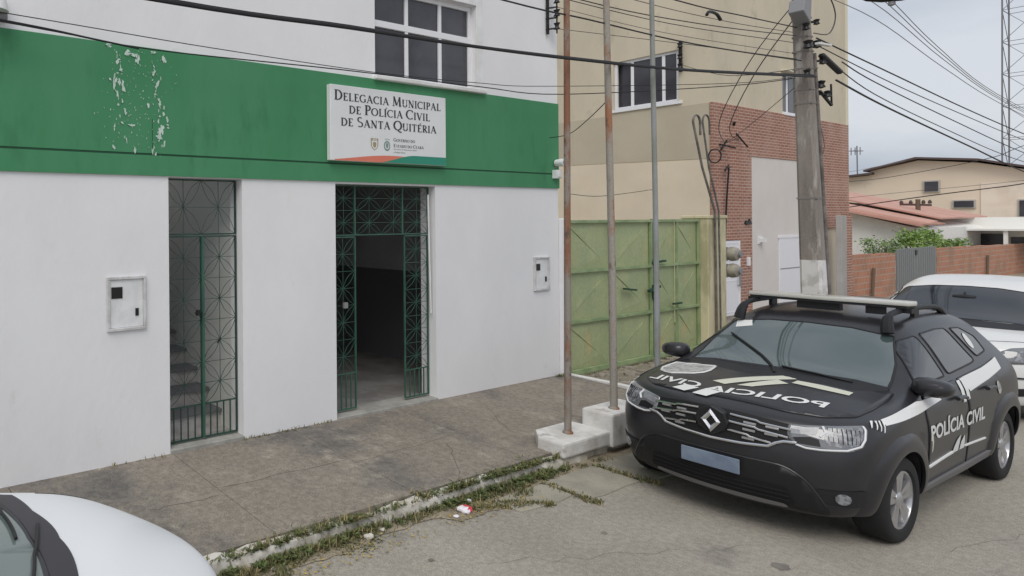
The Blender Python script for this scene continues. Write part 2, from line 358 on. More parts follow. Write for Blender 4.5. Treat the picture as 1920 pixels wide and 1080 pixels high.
SW0, SW1 = .13, .205
def swz(y): return SW0 + (SW1 - SW0) * (y - 3.95) / 1.77
s = MB()
joints = [-8, -5.6, -3.2, -.9, 1.35, 3.05, 4.62, 6.3, 8.1, 9.98]
for a, b in zip(joints, joints[1:]):
    for c, d in ((3.97, 5.72),):
        e = .0035
        vs = [(a + e, c, -.05), (b - e, c, -.05), (b - e, d, -.05), (a + e, d, -.05), (a + e, c, swz(c)), (b - e, c, swz(c)), (b - e, d, swz(d)), (a + e, d, swz(d))]
        s.add(vs, [(0, 3, 2, 1), (4, 5, 6, 7), (0, 1, 5, 4), (1, 2, 6, 5), (2, 3, 7, 6), (3, 0, 4, 7)])
s.box(-8, 3.985, -.055, 9.98, 5.72, .10, 1)
# thin cracks across the slabs
for (x0, y0, x1, y1) in ((2.3, 4.75, 3.0, 4.72), (3.1, 4.85, 4.6, 4.78), (4.64, 4.7, 6.2, 4.78), (5.3, 4.02, 5.9, 4.65), (6.9, 4.6, 7.6, 5.5)):
    pts = []
    for k in range(9):
        q = k / 8; x = x0 + (x1 - x0) * q + random.uniform(-.02, .02); y = y0 + (y1 - y0) * q + random.uniform(-.02, .02); pts.append((x, y))
    for p, q in zip(pts, pts[1:]):
        dx, dy = q[0] - p[0], q[1] - p[1]; l = math.hypot(dx, dy); nx_, ny_ = -dy / l * .0022, dx / l * .0022
        s.add([(p[0] - nx_, p[1] - ny_, swz(p[1]) + .002), (q[0] - nx_, q[1] - ny_, swz(q[1]) + .002), (q[0] + nx_, q[1] + ny_, swz(q[1]) + .002), (p[0] + nx_, p[1] + ny_, swz(p[1]) + .002)], [(0, 1, 2, 3)], 1)
tag(s.build('sidewalk', [M['sidewalk'], M['joint']]), kind='structure')

k = MB(); x = -7.
k.box(-7, 3.91, -.05, 17.4, 3.968, .08)
while x < 17.5:
    l = random.uniform(.5, .95)
    a, b = x + .006, x + l - random.choice([.008, .012, .02, .035])
    zt = .126 + random.uniform(-.025, .012); zt2 = zt + random.uniform(-.02, .02); y0 = 3.875 + random.uniform(-.02, .015)
    n = 9; rows = []
    for i in range(n + 1):
        xx = a + (b - a) * i / n; q = random.uniform(-.014, .014); w = random.uniform(-.016, .012)
        z = zt + (zt2 - zt) * i / n - (.02 if i in (0, n) else 0) + random.uniform(-.008, .006)
        rows.append([(xx, y0 + q, -.04), (xx, y0 + q + .004, z - .05), (xx, y0 + .02 + w, z - .012), (xx, y0 + .05 + w, z), (xx, 3.955, z + .006 + w * .4), (xx, 3.965, -.04)])
    vv = [p for rr in rows for p in rr]; ff = [(i * 6 + j, (i + 1) * 6 + j, (i + 1) * 6 + j + 1, i * 6 + j + 1) for i in range(n) for j in range(5)]
    ff += [tuple(range(6)), tuple(n * 6 + j for j in (5, 4, 3, 2, 1, 0))]
    k.add(vv, ff); x += l
tag(k.build('kerb', M['kerb'], smooth=True), kind='structure')

dt = MB(); n = 120; rows = []
for i in range(n + 1):
    x_ = 1. + 11.5 * i / n; w_ = .10 + .09 * math.sin(x_ * 1.7 + 1) * math.sin(x_ * .9) + random.uniform(-.03, .03) + (.09 if 4.7 < x_ < 6 else 0)
    rows.append([(x_, 3.92, .004), (x_, 3.80 - w_ * .5 + random.uniform(-.02, .02), .006), (x_, 3.80 - max(.03, w_), .0025)])
dt.add([p for r_ in rows for p in r_], [(i * 3 + j, (i + 1) * 3 + j, (i + 1) * 3 + j + 1, i * 3 + j + 1) for i in range(n) for j in range(2)])
M['dirt'] = mat('sandy gutter dirt', (.33, .28, .205), .95, col2=(.24, .205, .15), vs=6, lo=.4, hi=.65, col3=(.16, .14, .1), vs3=25, lo3=.58, hi3=.7, bump=.8, bs=60, fine=.3, fs=90)
tag(dt.build('gutter_dirt', M['dirt']), kind='structure')
gt = MB()
for (a, b, y0, y1) in ((5.35, 6.1, 3.42, 3.72), (6.16, 7.0, 3.28, 3.74), (7.08, 8.0, 3.22, 3.74), (8.06, 9.2, 3.2, 3.74), (9.25, 10.4, 3.2, 3.74), (10.5, 11.6, 3.2, 3.74)):
    p = [(a, y0 + .04), (a + .25 * (b - a), y0 + random.uniform(-.03, .03)), (b - .2, y0 + random.uniform(-.03, .03)), (b, y0 + .02), (b + .02, y1), (a - .02, y1)]
    gt.prism(p, 'z', -.05, .012)
tag(gt.build('gutter', M['gutter'], bevel=.004), kind='structure')

d = MB(); n1, n2 = 40, 20
vs = []
for j in range(n2 + 1):
    for i in range(n1 + 1):
        xx, yy = 9.99 + 4.35 * i / n1, 3.97 + 1.72 * j / n2
        base = .03 + .11 * min(1, (yy - 3.97) / 1.1)
        vs.append((xx, yy, base + random.uniform(-.012, .012)))
d.add(vs, [(j * (n1 + 1) + i, j * (n1 + 1) + i + 1, (j + 1) * (n1 + 1) + i + 1, (j + 1) * (n1 + 1) + i) for j in range(n2) for i in range(n1)])
for _ in range(150):
    cx, cy = random.uniform(10.08, 14.2), random.uniform(4.1, 5.6); q = random.uniform(.025, .085); z = .03 + .11 * min(1, (cy - 3.97) / 1.1)
    poly = [(cx + q * random.uniform(.7, 1.1) * math.cos(t), cy + q * random.uniform(.7, 1.1) * math.sin(t)) for t in [PI * 2 * kk / 7 for kk in range(7)]]
    d.prism(poly, 'z', z - .04, z + random.uniform(.008, .03), 1)
tag(d.build('driveway', [M['earth'], M['stone']], smooth=True), kind='structure')
fp = MB(); fp.box(14.36, 3.97, -.05, 28.2, 7.19, .16); tag(fp.build('forecourt', M['sidewalk']), kind='structure')
# white edging strip between pavement and driveway
e = MB()
e.prism([(9.985, 5.69), (10.07, 5.69), (10.07, 4.05), (9.985, 4.05)], 'z', .0, .215); tag(e.build('pavement_edging', M['white_block'], bevel=.01), kind='structure')

# ------------------------------------------------------------------ police station
FY = 5.72
st = empty('police_station', (3., FY, .2), 0, 'white two storey police station with a broad green band above its doors', 'building')
D1 = (3.03, 3.95, .2, 3.075); D2 = (5.31, 7.07, .2, 3.06); WN = (5.985, 7.92, 4.43, 5.60)
w = wall_holes(MB(), -9, 9.84, .0, 8.2, FY, FY + .24, [D1, D2, WN])
w.box(-9, FY + .26, 5.9, .6, 14, 8.18); w.box(5.75, FY + .26, 5.9, 9.82, 14, 8.18)                                     # upper volume behind the facade, gap left open to let skylight into the stairwell
w.add([(9.825, FY + .24, 0), (9.825, 14, 0), (9.825, 14, 8.2), (9.825, FY + .24, 8.2)], [(0, 1, 2, 3)])
wall = w.build('wall', M['white_wall'], st)
# green band : beam below, panel above, a dark groove between, chipped paint
b = MB()
b.box(-9, FY - .022, 3.085, 9.845, FY + .0, 3.29, 0); b.box(-9, FY - .012, 3.29, 9.842, FY, 3.312, 1); b.box(-9, FY - .016, 3.312, 9.842, FY, 4.385, 0)
nchip = [0]
def chip(cx, cz, w_, h_, n=11):
    nchip[0] += 1; dd = .0178 + .00012 * (nchip[0] % 17)
    ph = random.uniform(0, 6.28); sk = random.uniform(-.5, .5)
    pts = []
    for i in range(n):
        t = 2 * PI * i / n + random.uniform(-.2, .2); r_ = random.uniform(.35, 1.15); pts.append((cx + w_ * r_ * math.cos(t) + sk * h_ * r_ * math.sin(t) * .4, cz + h_ * r_ * math.sin(t)))
    b.add([(p[0], FY - dd - .002, p[1]) for p in pts], [tuple(range(n))], 2)
    if nchip[0] % 3 == 0: b.add([(p[0] - .004, FY - dd, p[1] - .006) for p in pts], [tuple(range(n))], 3)
for i in range(26):                                                           # left strand of bare patches
    z = 4.3 - i * .035; chip(2.43 + .05 * math.sin(i * .5) + random.uniform(-.05, .05) + (.12 * max(0, i - 14) / 12), z, random.uniform(.006, .021), random.uniform(.010, .042))
for i in range(34):                                                           # right strand
    z = 4.2 - i * .028; chip(2.93 - .05 * math.sin(i * .22) + random.uniform(-.07, .05), z, random.uniform(.006, .019), random.uniform(.010, .04))
for i in range(150): chip(random.gauss(2.68, .2), random.uniform(3.36, 4.34), random.uniform(.002, .008), random.uniform(.003, .013), 6)
for (cx, cz, a, c) in ((2.36, 4.36, .05, .03), (2.60, 4.30, .085, .05), (2.68, 4.26, .04, .06), (2.86, 4.35, .05, .025), (2.98, 4.27, .04, .085), (2.5, 3.97, .045, .10), (2.43, 4.02, .03, .07), (2.94, 3.55, .05, .10), (2.9, 3.48, .08, .03), (2.42, 3.36, .03, .04), (2.64, 3.34, .02, .06), (2.8, 3.82, .03, .05), (2.61, 3.58, .05, .03)):
    for _ in range(3): chip(cx + random.uniform(-.5, .5) * a, cz + random.uniform(-.5, .5) * c, a * random.uniform(.35, .6), c * random.uniform(.35, .6), 11)
b.box(2.838, FY - .0175, 3.315, 2.845, FY - .012, 3.66, 1)
b.build('green_band', [M['green_paint'], M['green_edge'], M['bare'], M['chip_dark']], st)
# upstairs window
wf = MB(); x0, x1, z0, z1 = WN; yy = FY + .10
for xx in (x0, x0 + .625, x0 + 1.27, x1 - .055): wf.box(xx, yy - .03, z0, xx + .055, yy + .03, z1)
for zz, hh in ((z0, .05), (5.085, .085), (z1 - .06, .06)): wf.box(x0, yy - .034, zz, x1, yy + .026, zz + hh)
win = wf.build('window', M['alu'], st, bevel=.004)
pn = MB()
for i, (a, c) in enumerate(((x0 + .05, x0 + .63), (x0 + .675, x0 + 1.275), (x0 + 1.32, x1 - .05))):
    pn.box(a, yy - .006, z0 + .045, c, yy + .006, 5.09); pn.box(a, yy - .006, 5.165, c, yy + .006, z1 - .055)
pn.build('pane', M['glass_dark'], win)
sl = MB(); sl.box(x0 - .05, FY - .07, z0 - .055, x1 + .16, FY + .09, z0 - .0); sl.build('sill', M['white_trim'], win, bevel=.008)
fr = MB()
fr.box(x1 + .002, FY - .018, z0, x1 + .13, FY + .0, z1 + .13); fr.box(x0 - .02, FY - .018, z1 + .002, x1 + .0, FY, z1 + .13)
fr.build('window_surround', M['white_trim'], win, bevel=.004)
# dark sheet standing in for the unlit room upstairs
rm = MB(); rm.box(5.8, FY + .245, 4.36, 8.1, FY + .25, 5.7); rm.build('dark_backing', M['room_dark'], win)
# entrance hall behind the wide doorway
h = MB()
X0, X1, Y0, Y1, Z0, Z1 = 4.3, 8.6, FY + .25, 10.6, .2, 3.4
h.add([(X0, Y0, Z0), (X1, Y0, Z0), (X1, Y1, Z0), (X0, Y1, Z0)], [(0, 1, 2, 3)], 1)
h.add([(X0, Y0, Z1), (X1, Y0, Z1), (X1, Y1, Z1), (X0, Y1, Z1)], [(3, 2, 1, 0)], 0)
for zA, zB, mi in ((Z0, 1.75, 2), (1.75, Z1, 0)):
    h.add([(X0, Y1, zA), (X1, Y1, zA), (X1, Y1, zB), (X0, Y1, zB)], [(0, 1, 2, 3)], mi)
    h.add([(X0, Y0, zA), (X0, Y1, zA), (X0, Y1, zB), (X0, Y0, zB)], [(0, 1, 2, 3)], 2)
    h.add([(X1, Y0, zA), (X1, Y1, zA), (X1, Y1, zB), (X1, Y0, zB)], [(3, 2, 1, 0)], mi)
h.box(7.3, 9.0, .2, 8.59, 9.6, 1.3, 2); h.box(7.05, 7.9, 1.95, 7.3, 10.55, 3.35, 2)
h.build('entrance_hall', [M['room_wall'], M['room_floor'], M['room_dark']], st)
th = MB(); th.box(D2[0], FY - .03, .12, D2[1], FY + .27, .235); th.build('threshold', M['sill'], st, bevel=.006)
th = MB(); th.box(D1[0], FY - .02, .12, D1[1], FY + .27, .245); th.build('threshold', M['sill'], st, bevel=.006)
# stairwell behind the narrow doorway, ceiling left off to brighten it
h = MB(); X0, X1, Y1, Z1 = 2.98, 4.02, 9.5, 4.2
h.add([(X0, Y0, Z0), (X1, Y0, Z0), (X1, Y1, Z0), (X0, Y1, Z0)], [(0, 1, 2, 3)], 1)
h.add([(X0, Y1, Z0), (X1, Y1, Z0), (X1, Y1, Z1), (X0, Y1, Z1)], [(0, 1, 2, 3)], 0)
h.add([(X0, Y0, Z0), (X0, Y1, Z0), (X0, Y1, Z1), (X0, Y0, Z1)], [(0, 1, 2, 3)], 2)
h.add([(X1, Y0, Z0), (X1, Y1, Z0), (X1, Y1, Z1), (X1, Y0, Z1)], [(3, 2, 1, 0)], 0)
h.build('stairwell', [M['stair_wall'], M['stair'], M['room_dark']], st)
sc = MB()
for i in range(9):
    y = 6.3 + .28 * i; z = .2 + .19 * (i + 1)
    sc.box(2.99, y, .2, 4.015, 9.45, z - .035, 0); sc.box(2.99, y - .035, z - .035, 4.015, y + .25, z, 1)  # dark treads: the shadow lines of the nosings painted as colour
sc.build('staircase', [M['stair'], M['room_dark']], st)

def lace(mb, x0, x1, z0, z1, y, cols, rows, r=.0055, bars=0., mi=0, petals=True, frame=True):
    """wrought iron lace: star of flat rods and petal arcs in every square of the grid"""
    zb = z0 + bars
    if frame:
        for a, c in (((x0, y, z0), (x0, y, z1)), ((x1, y, z0), (x1, y, z1)), ((x0, y, z0), (x1, y, z0)), ((x0, y, z1), (x1, y, z1))): mb.bar(a, c, .016, .02, mi, up=(0, 1, 0))
    if bars:
        mb.bar((x0, y, zb), (x1, y, zb), .014, .014, mi)
        nb = max(3, int((x1 - x0) / .075))
        for i in range(1, nb): mb.bar((x0 + (x1 - x0) * i / nb, y, z0), (x0 + (x1 - x0) * i / nb, y, zb), .012, .012, mi)
    w_, h_ = (x1 - x0) / cols, (z1 - zb) / rows
    for i in range(cols):
        for j in range(rows):
            cx, cz = x0 + w_ * (i + .5), zb + h_ * (j + .5)
            q = lambda u, v, dy=0: (cx + u * w_ / 2, y + dy, cz + v * h_ / 2)
            mb.bar(q(-1, 0), q(1, 0), r * 1.6, r * 1.6, mi); mb.bar(q(0, -1), q(0, 1), r * 1.6, r * 1.6, mi)
            mb.bar(q(-1, -1, -.004), q(1, -1, -.004), r * 1.6, r * 1.6, mi)
            for su, sv in ((1, 1), (1, -1), (-1, 1), (-1, -1)):
                if petals:
                    for bend in (.17, -.17):                                     # lens shaped petal to each corner
                        pts = []
                        for t in range(8):
                            u = t / 7; o = bend * math.sin(PI * u) * .75
                            pts.append(q(su * u - sv * o, sv * u + su * o, .003))
                        mb.tube(pts, r, 4, mi, caps=False)
                else: mb.bar(q(0, 0), q(su, sv), r * 1.6, r * 1.6, mi)

yg = FY + .11
gd = empty('iron_gate', (3.45, yg, .245), 0, 'narrow green wrought iron lace gate closed across the staircase doorway', 'gate', 'iron lace gates of the police station')
a = MB(); lace(a, 3.045, 3.93, 2.475, 3.06, yg, 2, 1, .003); a.build('transom_grille', M['iron_dark'], gd)
a = MB(); lace(a, 3.045, 3.48, .27, 2.45, yg, 1, 4, .003, .36); lf = a.build('leaf', M['iron_dark'], gd)
a = MB(); lace(a, 3.505, 3.93, .27, 2.45, yg, 1, 4, .0034, .36); lf = a.build('leaf', M['iron_dark'], gd)
a = MB(); a.bar((3.492, yg - .02, .27), (3.492, yg - .02, 2.45), .028, .02, up=(0, 1, 0)); a.build('meeting_stile', M['iron'], gd)
a = MB(); a.box(3.40, yg - .05, 1.60, 3.44, yg - .02, 1.66); a.bar((3.38, yg - .04, 1.63), (3.47, yg - .04, 1.63), .014); a.build('bolt', M['black'], gd)
a = MB(); a.bar((3.66, yg - .04, 1.28), (3.7, yg - .04, 1.34), .012); a.build('padlock', M['black'], gd)

ge = empty('iron_gate', (6.19, yg, .235), 0, 'wide green wrought iron lace screen standing open at the main entrance', 'gate', 'iron lace gates of the police station')
a = MB(); lace(a, 5.325, 7.055, 2.43, 3.045, yg, 4, 2, .0033); a.bar((5.725, yg, 2.43), (5.725, yg, 3.045), .022, .022, up=(0, 1, 0)); a.bar((6.565, yg, 2.43), (6.565, yg, 3.045), .022, .022, up=(0, 1, 0)); a.build('transom_grille', M['iron'], ge)
a = MB(); lace(a, 5.325, 5.725, .27, 2.405, yg, 1, 4, .0033, .44); a.build('side_grille', M['iron'], ge)
a = MB(); lace(a, 6.60, 7.04, .27, 2.405, yg, 1, 5, .0033, .36); a.build('side_grille', M['iron'], ge)
a = MB(); a.box(5.50, yg - .05, 1.53, 5.56, yg - .02, 1.60); a.build('lock', M['grey_plastic'], ge)
a = MB()
a.tube([(6.99, FY + .05, 2.95), (7.0, FY + .045, 2.2), (7.03, FY + .05, 1.36)], .012, 6)
thing_mesh(a, 'rolled_banner', M['white_trim'], (7.0, FY + .05, 1.36), 'thin white rolled strip hanging inside the right jamb of the main entrance', 'strip')

# neighbouring white gate post
a = MB(); a.box(9.85, FY - .06, .12, 10.04, FY + .24, 2.62); a.box(9.845, FY - .065, .1, 9.9, FY - .06, 2.6)
thing_mesh(a, 'gate_post', M['white_wall'], (9.95, FY, .12), 'white rendered post between the police station wall and the green gate', 'post', bevel=.006)

# meter boxes
def meter_box(x0, x1, z0, z1, label):
    t = empty('meter_box', ((x0 + x1) / 2, FY, z0), 0, label, 'meter box', 'electricity meter boxes set in the white wall')
    a = MB(); e = .03
    for q in ((x0, z0, x1, z0 + e), (x0, z1 - e, x1, z1), (x0, z0 + e, x0 + e, z1 - e), (x1 - e, z0 + e, x1, z1 - e)): a.box(q[0], FY - .03, q[1], q[2], FY + .0, q[3])
    a.build('frame', M['box_edge'], t, bevel=.004)
    a = MB(); a.box(x0 + e + .002, FY - .012, z0 + e + .002, x1 - e - .002, FY - .0, z1 - e - .002); lid = a.build('lid', M['box_white'], t, bevel=.003)
    wx, wz = x0 + (x1 - x0) * .11, z1 - (z1 - z0) * .40; ww = (x1 - x0) * .28
    a = MB(); a.box(wx, FY - .018, wz, wx + ww, FY - .0122, wz + ww * .95); a.build('viewing_pane', M['black'], lid)
    sx = x0 + (x1 - x0) * .72
    a = MB(); a.box(sx, FY - .02, z0 + (z1 - z0) * .26, sx + .035, FY - .0122, z0 + (z1 - z0) * .26 + .075); a.build('latch', M['black'], lid)
meter_box(2.33, 2.755, 1.53, 2.07, 'larger looking white meter box in the wall left of the staircase doorway')
meter_box(9.2, 9.575, 1.535, 2.045, 'white meter box in the wall right of the main entrance near the flagpoles')

# sign board
sg = empty('sign_board', (6.235, FY - .016, 3.34), 0, 'white sign board with dark serif lettering above the main entrance on the green band', 'sign')
SX0, SX1, SZ0, SZ1, SY = 5.165, 7.185, 3.33, 4.235, FY - .085
a = MB(); a.box(SX0, SY, SZ0, SX1, FY - .018, SZ1); a.build('board', M['sign_white'], sg, bevel=.006)
W_ = SX1 - SX0; H_ = SZ1 - SZ0
def sp(u, v, k=1): return (SX0 + u * W_, SY - .001 * k, SZ0 + v * H_)
a = MB()
serif_line(a, ['Delegacia', 'Municipal'], sp(.03, .80, 2), (1, 0, 0), (0, 0, 1), .918 * W_, .12)
a.build('lettering', M['sign_black'], sg); a = MB()
serif_line(a, ['de', 'Polícia', 'Civil'], sp(.145, .635, 2), (1, 0, 0), (0, 0, 1), .70 * W_, .12)
a.build('lettering', M['sign_black'], sg); a = MB()
serif_line(a, ['de', 'Santa', 'Quitéria'], sp(.08, .465, 2), (1, 0, 0), (0, 0, 1), .825 * W_, .12)
a.build('lettering', M['sign_black'], sg)
a = MB()
serif_line(a, ['Governo', 'do'], sp(.515, .305, 2), (1, 0, 0), (0, 0, 1), .19 * W_, .042)
a.build('small_lettering', M['sign_grey'], sg); a = MB()
serif_line(a, ['Estado', 'do', 'Ceará'], sp(.515, .225, 2), (1, 0, 0), (0, 0, 1), .27 * W_, .042)
a.build('small_lettering', M['sign_grey'], sg)
for s_, v_, w_ in (('Secretaria da Segurança Pública', .185, .21), ('e Defesa Social', .145, .10)):
    a = MB(); add_text(a, s_, sp(.515, v_, 2), (1, 0, 0), (0, 0, 1), w_ * W_, .018); a.build('small_lettering', M['sign_grey'], sg)
def shield(cu, cv, w_, h_): return [(cu - w_, cv + h_), (cu + w_, cv + h_), (cu + w_ * .95, cv - h_ * .2), (cu + w_ * .6, cv - h_ * .7), (cu, cv - h_), (cu - w_ * .6, cv - h_ * .7), (cu - w_ * .95, cv - h_ * .2)]
a = MB()
a.add([sp(u, v, 1.5) for u, v in shield(.352, .245, .032, .082)], [tuple(range(7))], 0)
a.add([sp(u, v, 2.2) for u, v in shield(.352, .235, .024, .06)], [tuple(range(7))], 1)
a.add([sp(u, v, 2.9) for u, v in shield(.352, .235, .014, .04)], [tuple(range(7))], 0)
for i in range(3): a.add([sp(.338 + .012 * i, .30, 3.4), sp(.345 + .012 * i, .30, 3.4), sp(.345 + .012 * i, .318, 3.4), sp(.338 + .012 * i, .318, 3.4)], [(0, 1, 2, 3)], 1)
a.build('crest', [M['crest_gold'], M['sign_white']], sg)
a = MB()
ring = [(.458 + .027 * math.cos(t), .235 + .07 * math.sin(t)) for t in [2 * PI * i / 20 for i in range(20)]]
a.add([sp(u, v, 1.5) for u, v in ring], [tuple(range(20))], 0)
a.add([sp(.458 + (u - .458) * .68, .235 + (v - .235) * .68, 2.2) for u, v in ring], [tuple(range(20))], 1)
a.add([sp(u, v, 2.9) for u, v in shield(.458, .235, .011, .036)], [tuple(range(7))], 0)
for i in range(5): a.add([sp(.44 + .009 * i, .315, 2.2), sp(.4435 + .009 * i, .315, 2.2), sp(.4435 + .009 * i, .335 + .006 * (i == 2), 2.2), sp(.44 + .009 * i, .335, 2.2)], [(0, 1, 2, 3)], 0)
a.build('crest', [M['crest_grey'], M['sign_white']], sg)
a = MB(); n = 24
for (f0, f1, mi, kk, u0, u1) in ((lambda u: .0, lambda u: .012 + .085 * math.sin(PI * min(1, max(0, u - .02) / .62) * .62) ** 1.3 if u < .62 else .07, 0, 1.5, .03, .66),
                             (lambda u: .0, lambda u: .115 * math.sin(PI / 2 * min(1, max(0, (u - .40) / .32))) ** 1.5 - .0 * u, 1, 2.6, .40, 1.)):
    for i in range(n):
        p, q = u0 + (u1 - u0) * i / n, u0 + (u1 - u0) * (i + 1) / n
        a.add([sp(p, f0(p) + .004, kk), sp(q, f0(q) + .004, kk), sp(q, f1(q) + .005, kk), sp(p, f1(p) + .005, kk)], [(0, 1, 2, 3)], mi)
a.build('wave_band', [M['sign_red'], M['sign_green']], sg)

# small things on the facade
cm = empty('security_camera', (9.72, FY - .02, 3.40), 0, 'small white security camera at the right end of the green band', 'camera')
a = MB(); a.lathe([(.02, .0), (.055, .005), (.06, .05), (.05, .13), (.0, .14)], (9.74, FY - .16, 3.47), 'y', 14); a.build('housing', M['box_white'], cm, smooth=True)
a = MB(); a.lathe([(.035, 0), (.03, .006)], (9.74, FY - .166, 3.47), 'y', 14); a.build('lens', M['black'], cm)
a = MB(); a.bar((9.74, FY - .05, 3.44), (9.74, FY - .015, 3.40), .025); a.build('bracket', M['grey_plastic'], cm)
a = MB(); a.box(9.66, FY - .09, 3.23, 9.79, FY - .018, 3.36); a.box(9.68, FY - .10, 3.25, 9.77, FY - .09, 3.34)
thing_mesh(a, 'junction_box', M['box_white'], (9.72, FY - .02, 3.23), 'small white junction box on the green band just below the camera', 'box', bevel=.004)
rk = empty('insulator_rack', (9.62, FY, 5.45), 0, 'black iron rack with insulators high on the white wall', 'insulator rack')
a = MB(); a.bar((9.56, FY - .03, 5.42), (9.56, FY - .03, 6.3), .03, .03, up=(0, 1, 0)); a.bar((9.64, FY - .12, 5.42), (9.64, FY - .12, 6.3), .015, .015, up=(0, 1, 0))
for z in (5.5, 5.66, 5.82, 5.98, 6.14): a.bar((9.56, FY - .0, z), (9.65, FY - .13, z), .022, .022)
a.build('bracket', M['black'], rk)
for z in (5.53, 5.73, 5.93, 6.13):
    a = MB(); a.lathe([(.0, -.05), (.045, -.045), (.025, -.01), (.025, .01), (.045, .045), (0, .05)], (9.64, FY - .12, z), 'z', 12); a.build('insulator', M['black'], rk, smooth=True)
fl = empty('wall_lamp', (1.3, FY, 4.46), 0, 'grey wall bracket lamp at the top left corner above the green band', 'lamp')
a = MB(); a.box(1.12, FY - .10, 4.44, 1.36, FY, 4.49); a.build('bracket', M['grey_plastic'], fl, bevel=.006)
a = MB(); a.lathe([(.0, 0), (.12, .0), (.10, .10), (.05, .22), (.0, .24)], (1.25, FY - .09, 4.50), 'z', 14); a.build('shade', M['white_trim'], fl, smooth=True)

# stepped flagpole plinth, three flagpoles
a = MB()
a.prism([(6.68, 3.84), (7.56, 3.835), (7.56, 4.28), (6.90, 4.28), (6.68, 4.12)], 'z', .10, .255); a.box(7.53, 3.805, .08, 8.30, 4.13, .445); a.box(8.28, 3.84, .08, 9.25, 4.22, .285)
thing_mesh(a, 'flagpole_plinth', M['white_block'], (7.9, 4.07, .08), 'white stepped concrete plinth at the kerb carrying the rusty flagpoles', 'plinth', bevel=.022, seg=2)
FL = [((7.08, 4.03, .25), (7.07, 4.0, 5.02), .034, 'rust', 'rusty brown flagpole on the lowest step of the white plinth, leftmost', .0),
      ((7.80, 3.93, .44), (7.84, 3.99, 5.15), .036, 'rust2', 'middle flagpole with orange rust patches on the high step of the plinth', .012),
      ((8.99, 4.03, .28), (8.86, 4.0, 5.3), .028, 'galv', 'grey galvanised flagpole nearest the green gate, rightmost of the three', .01)]
for p0, p1, rr, mm, lb, bend in FL:
    p0, p1 = Vector(p0), Vector(p1); top = p0 + (p1 - p0) * 1.5; pts = []
    for i in range(13):
        q = i / 12; p = p0 + (top - p0) * q; p.x += bend * math.sin(PI * 2.3 * q); pts.append(p)
    fp_ = empty('flagpole', p0, 0, lb, 'flagpole', 'flagpoles on the white plinth')
    a = MB(); a.tube(pts, [rr * (1.05 - .25 * i / 12) for i in range(13)], 12); a.build('pole', M[mm], fp_, smooth=True)
    a = MB(); a.lathe([(.0, 0), (rr * 1.5, 0), (rr * 1.5, .012), (rr * 1.1, .03)], p0 + Vector((0, 0, .003)), 'z', 12); a.build('collar', M[mm], fp_, smooth=True)

# ------------------------------------------------------------------ green yard gate and its right pillar
GY = 5.76
gg = empty('yard_gate', (12.1, GY, .15), 0, 'faded green double leaf sheet metal gate with rust patches beside the police station', 'gate')
def gate_leaf(xa, xb, name):
    mx = (xa + xb) / 2; a = MB(); zs = [.2, .98, 1.78, 2.57]; xs = [xa, mx, xb]
    for i in range(2):
        for j in range(3):
            x0, x1, z0, z1 = xs[i] + .01, xs[i + 1] - .01, zs[j] + .01, zs[j + 1] - .01; flip = (i + j + (name == 'r')) % 2
            c = [(x0, GY, z0), (x1, GY, z0), (x1, GY, z1), (x0, GY, z1)]; mid = ((x0 + x1) / 2, GY + .055, (z0 + z1) / 2)
            # sheet folded along both diagonals, one of them standing out
            q1 = ((x0 * .5 + x1 * .5), GY - .045, (z0 + z1) / 2)
            if flip: a.add([c[0], c[1], c[2], c[3], (x0 * .75 + x1 * .25, GY - .018, z0 * .75 + z1 * .25), (x0 * .25 + x1 * .75, GY - .018, z0 * .25 + z1 * .75)], [(0, 1, 5, 4), (1, 2, 5), (2, 3, 4, 5), (3, 0, 4)])
            else: a.add([c[0], c[1], c[2], c[3], (x0 * .25 + x1 * .75, GY - .018, z0 * .75 + z1 * .25), (x0 * .75 + x1 * .25, GY - .018, z0 * .25 + z1 * .75)], [(0, 1, 4), (1, 2, 5, 4), (2, 3, 5), (3, 0, 4, 5)])
    lf = a.build('leaf', M['gate_green'], gg)
    a = MB()
    for x in (xa + .02, mx, xb - .02): a.box(x - .02, GY - .05, .19, x + .02, GY - .012, 2.58)
    for z in zs: a.box(xa, GY - .055, z - .022, xb, GY - .014, z + .022)
    a.build('frame', M['gate_frame'], lf)
gate_leaf(10.05, 12.60, 'l'); gate_leaf(12.63, 14.30, 'r')
a = MB(); a.box(12.595, GY - .045, .19, 12.635, GY - .01, 2.6); a.build('seam', M['gate_seam'], gg)
a = MB()
a.bar((12.56, GY - .08, 1.84), (12.95, GY - .08, 1.86), .045, .03); a.box(12.6, GY - .09, 1.80, 12.68, GY - .056, 1.9); a.build('bolt', M['gate_seam'], gg)
a = MB(); a.bar((12.4, GY - .08, 1.35), (12.75, GY - .08, 1.42), .05, .04); a.box(12.56, GY - .09, 1.2, 12.68, GY - .056, 1.45)
a.build('bolt', M['gate_seam'], gg)
a = MB(); a.bar((11.6, GY - .09, 1.44), (11.95, GY - .09, 1.40), .05, .03); a.build('handle', M['gate_seam'], gg)
a = MB(); a.bar((13.2, GY - .09, 1.08), (13.5, GY - .09, 1.08), .03, .03); a.build('handle', M['gate_seam'], gg)
a = MB(); a.box(10.04, GY - .06, .15, 14.31, GY + .1, .185); a.build('sill_rail', M['gate_frame'], gg)
a = MB(); a.box(14.33, GY - .16, .05, 15.05, GY + .24, 2.60); a.box(14.31, GY - .18, 2.6, 15.08, GY + .26, 2.66)
thing_mesh(a, 'gate_pillar', M['pillar'], (14.7, GY, .05), 'stained yellowish rendered pillar at the right of the green gate', 'pillar', bevel=.01)
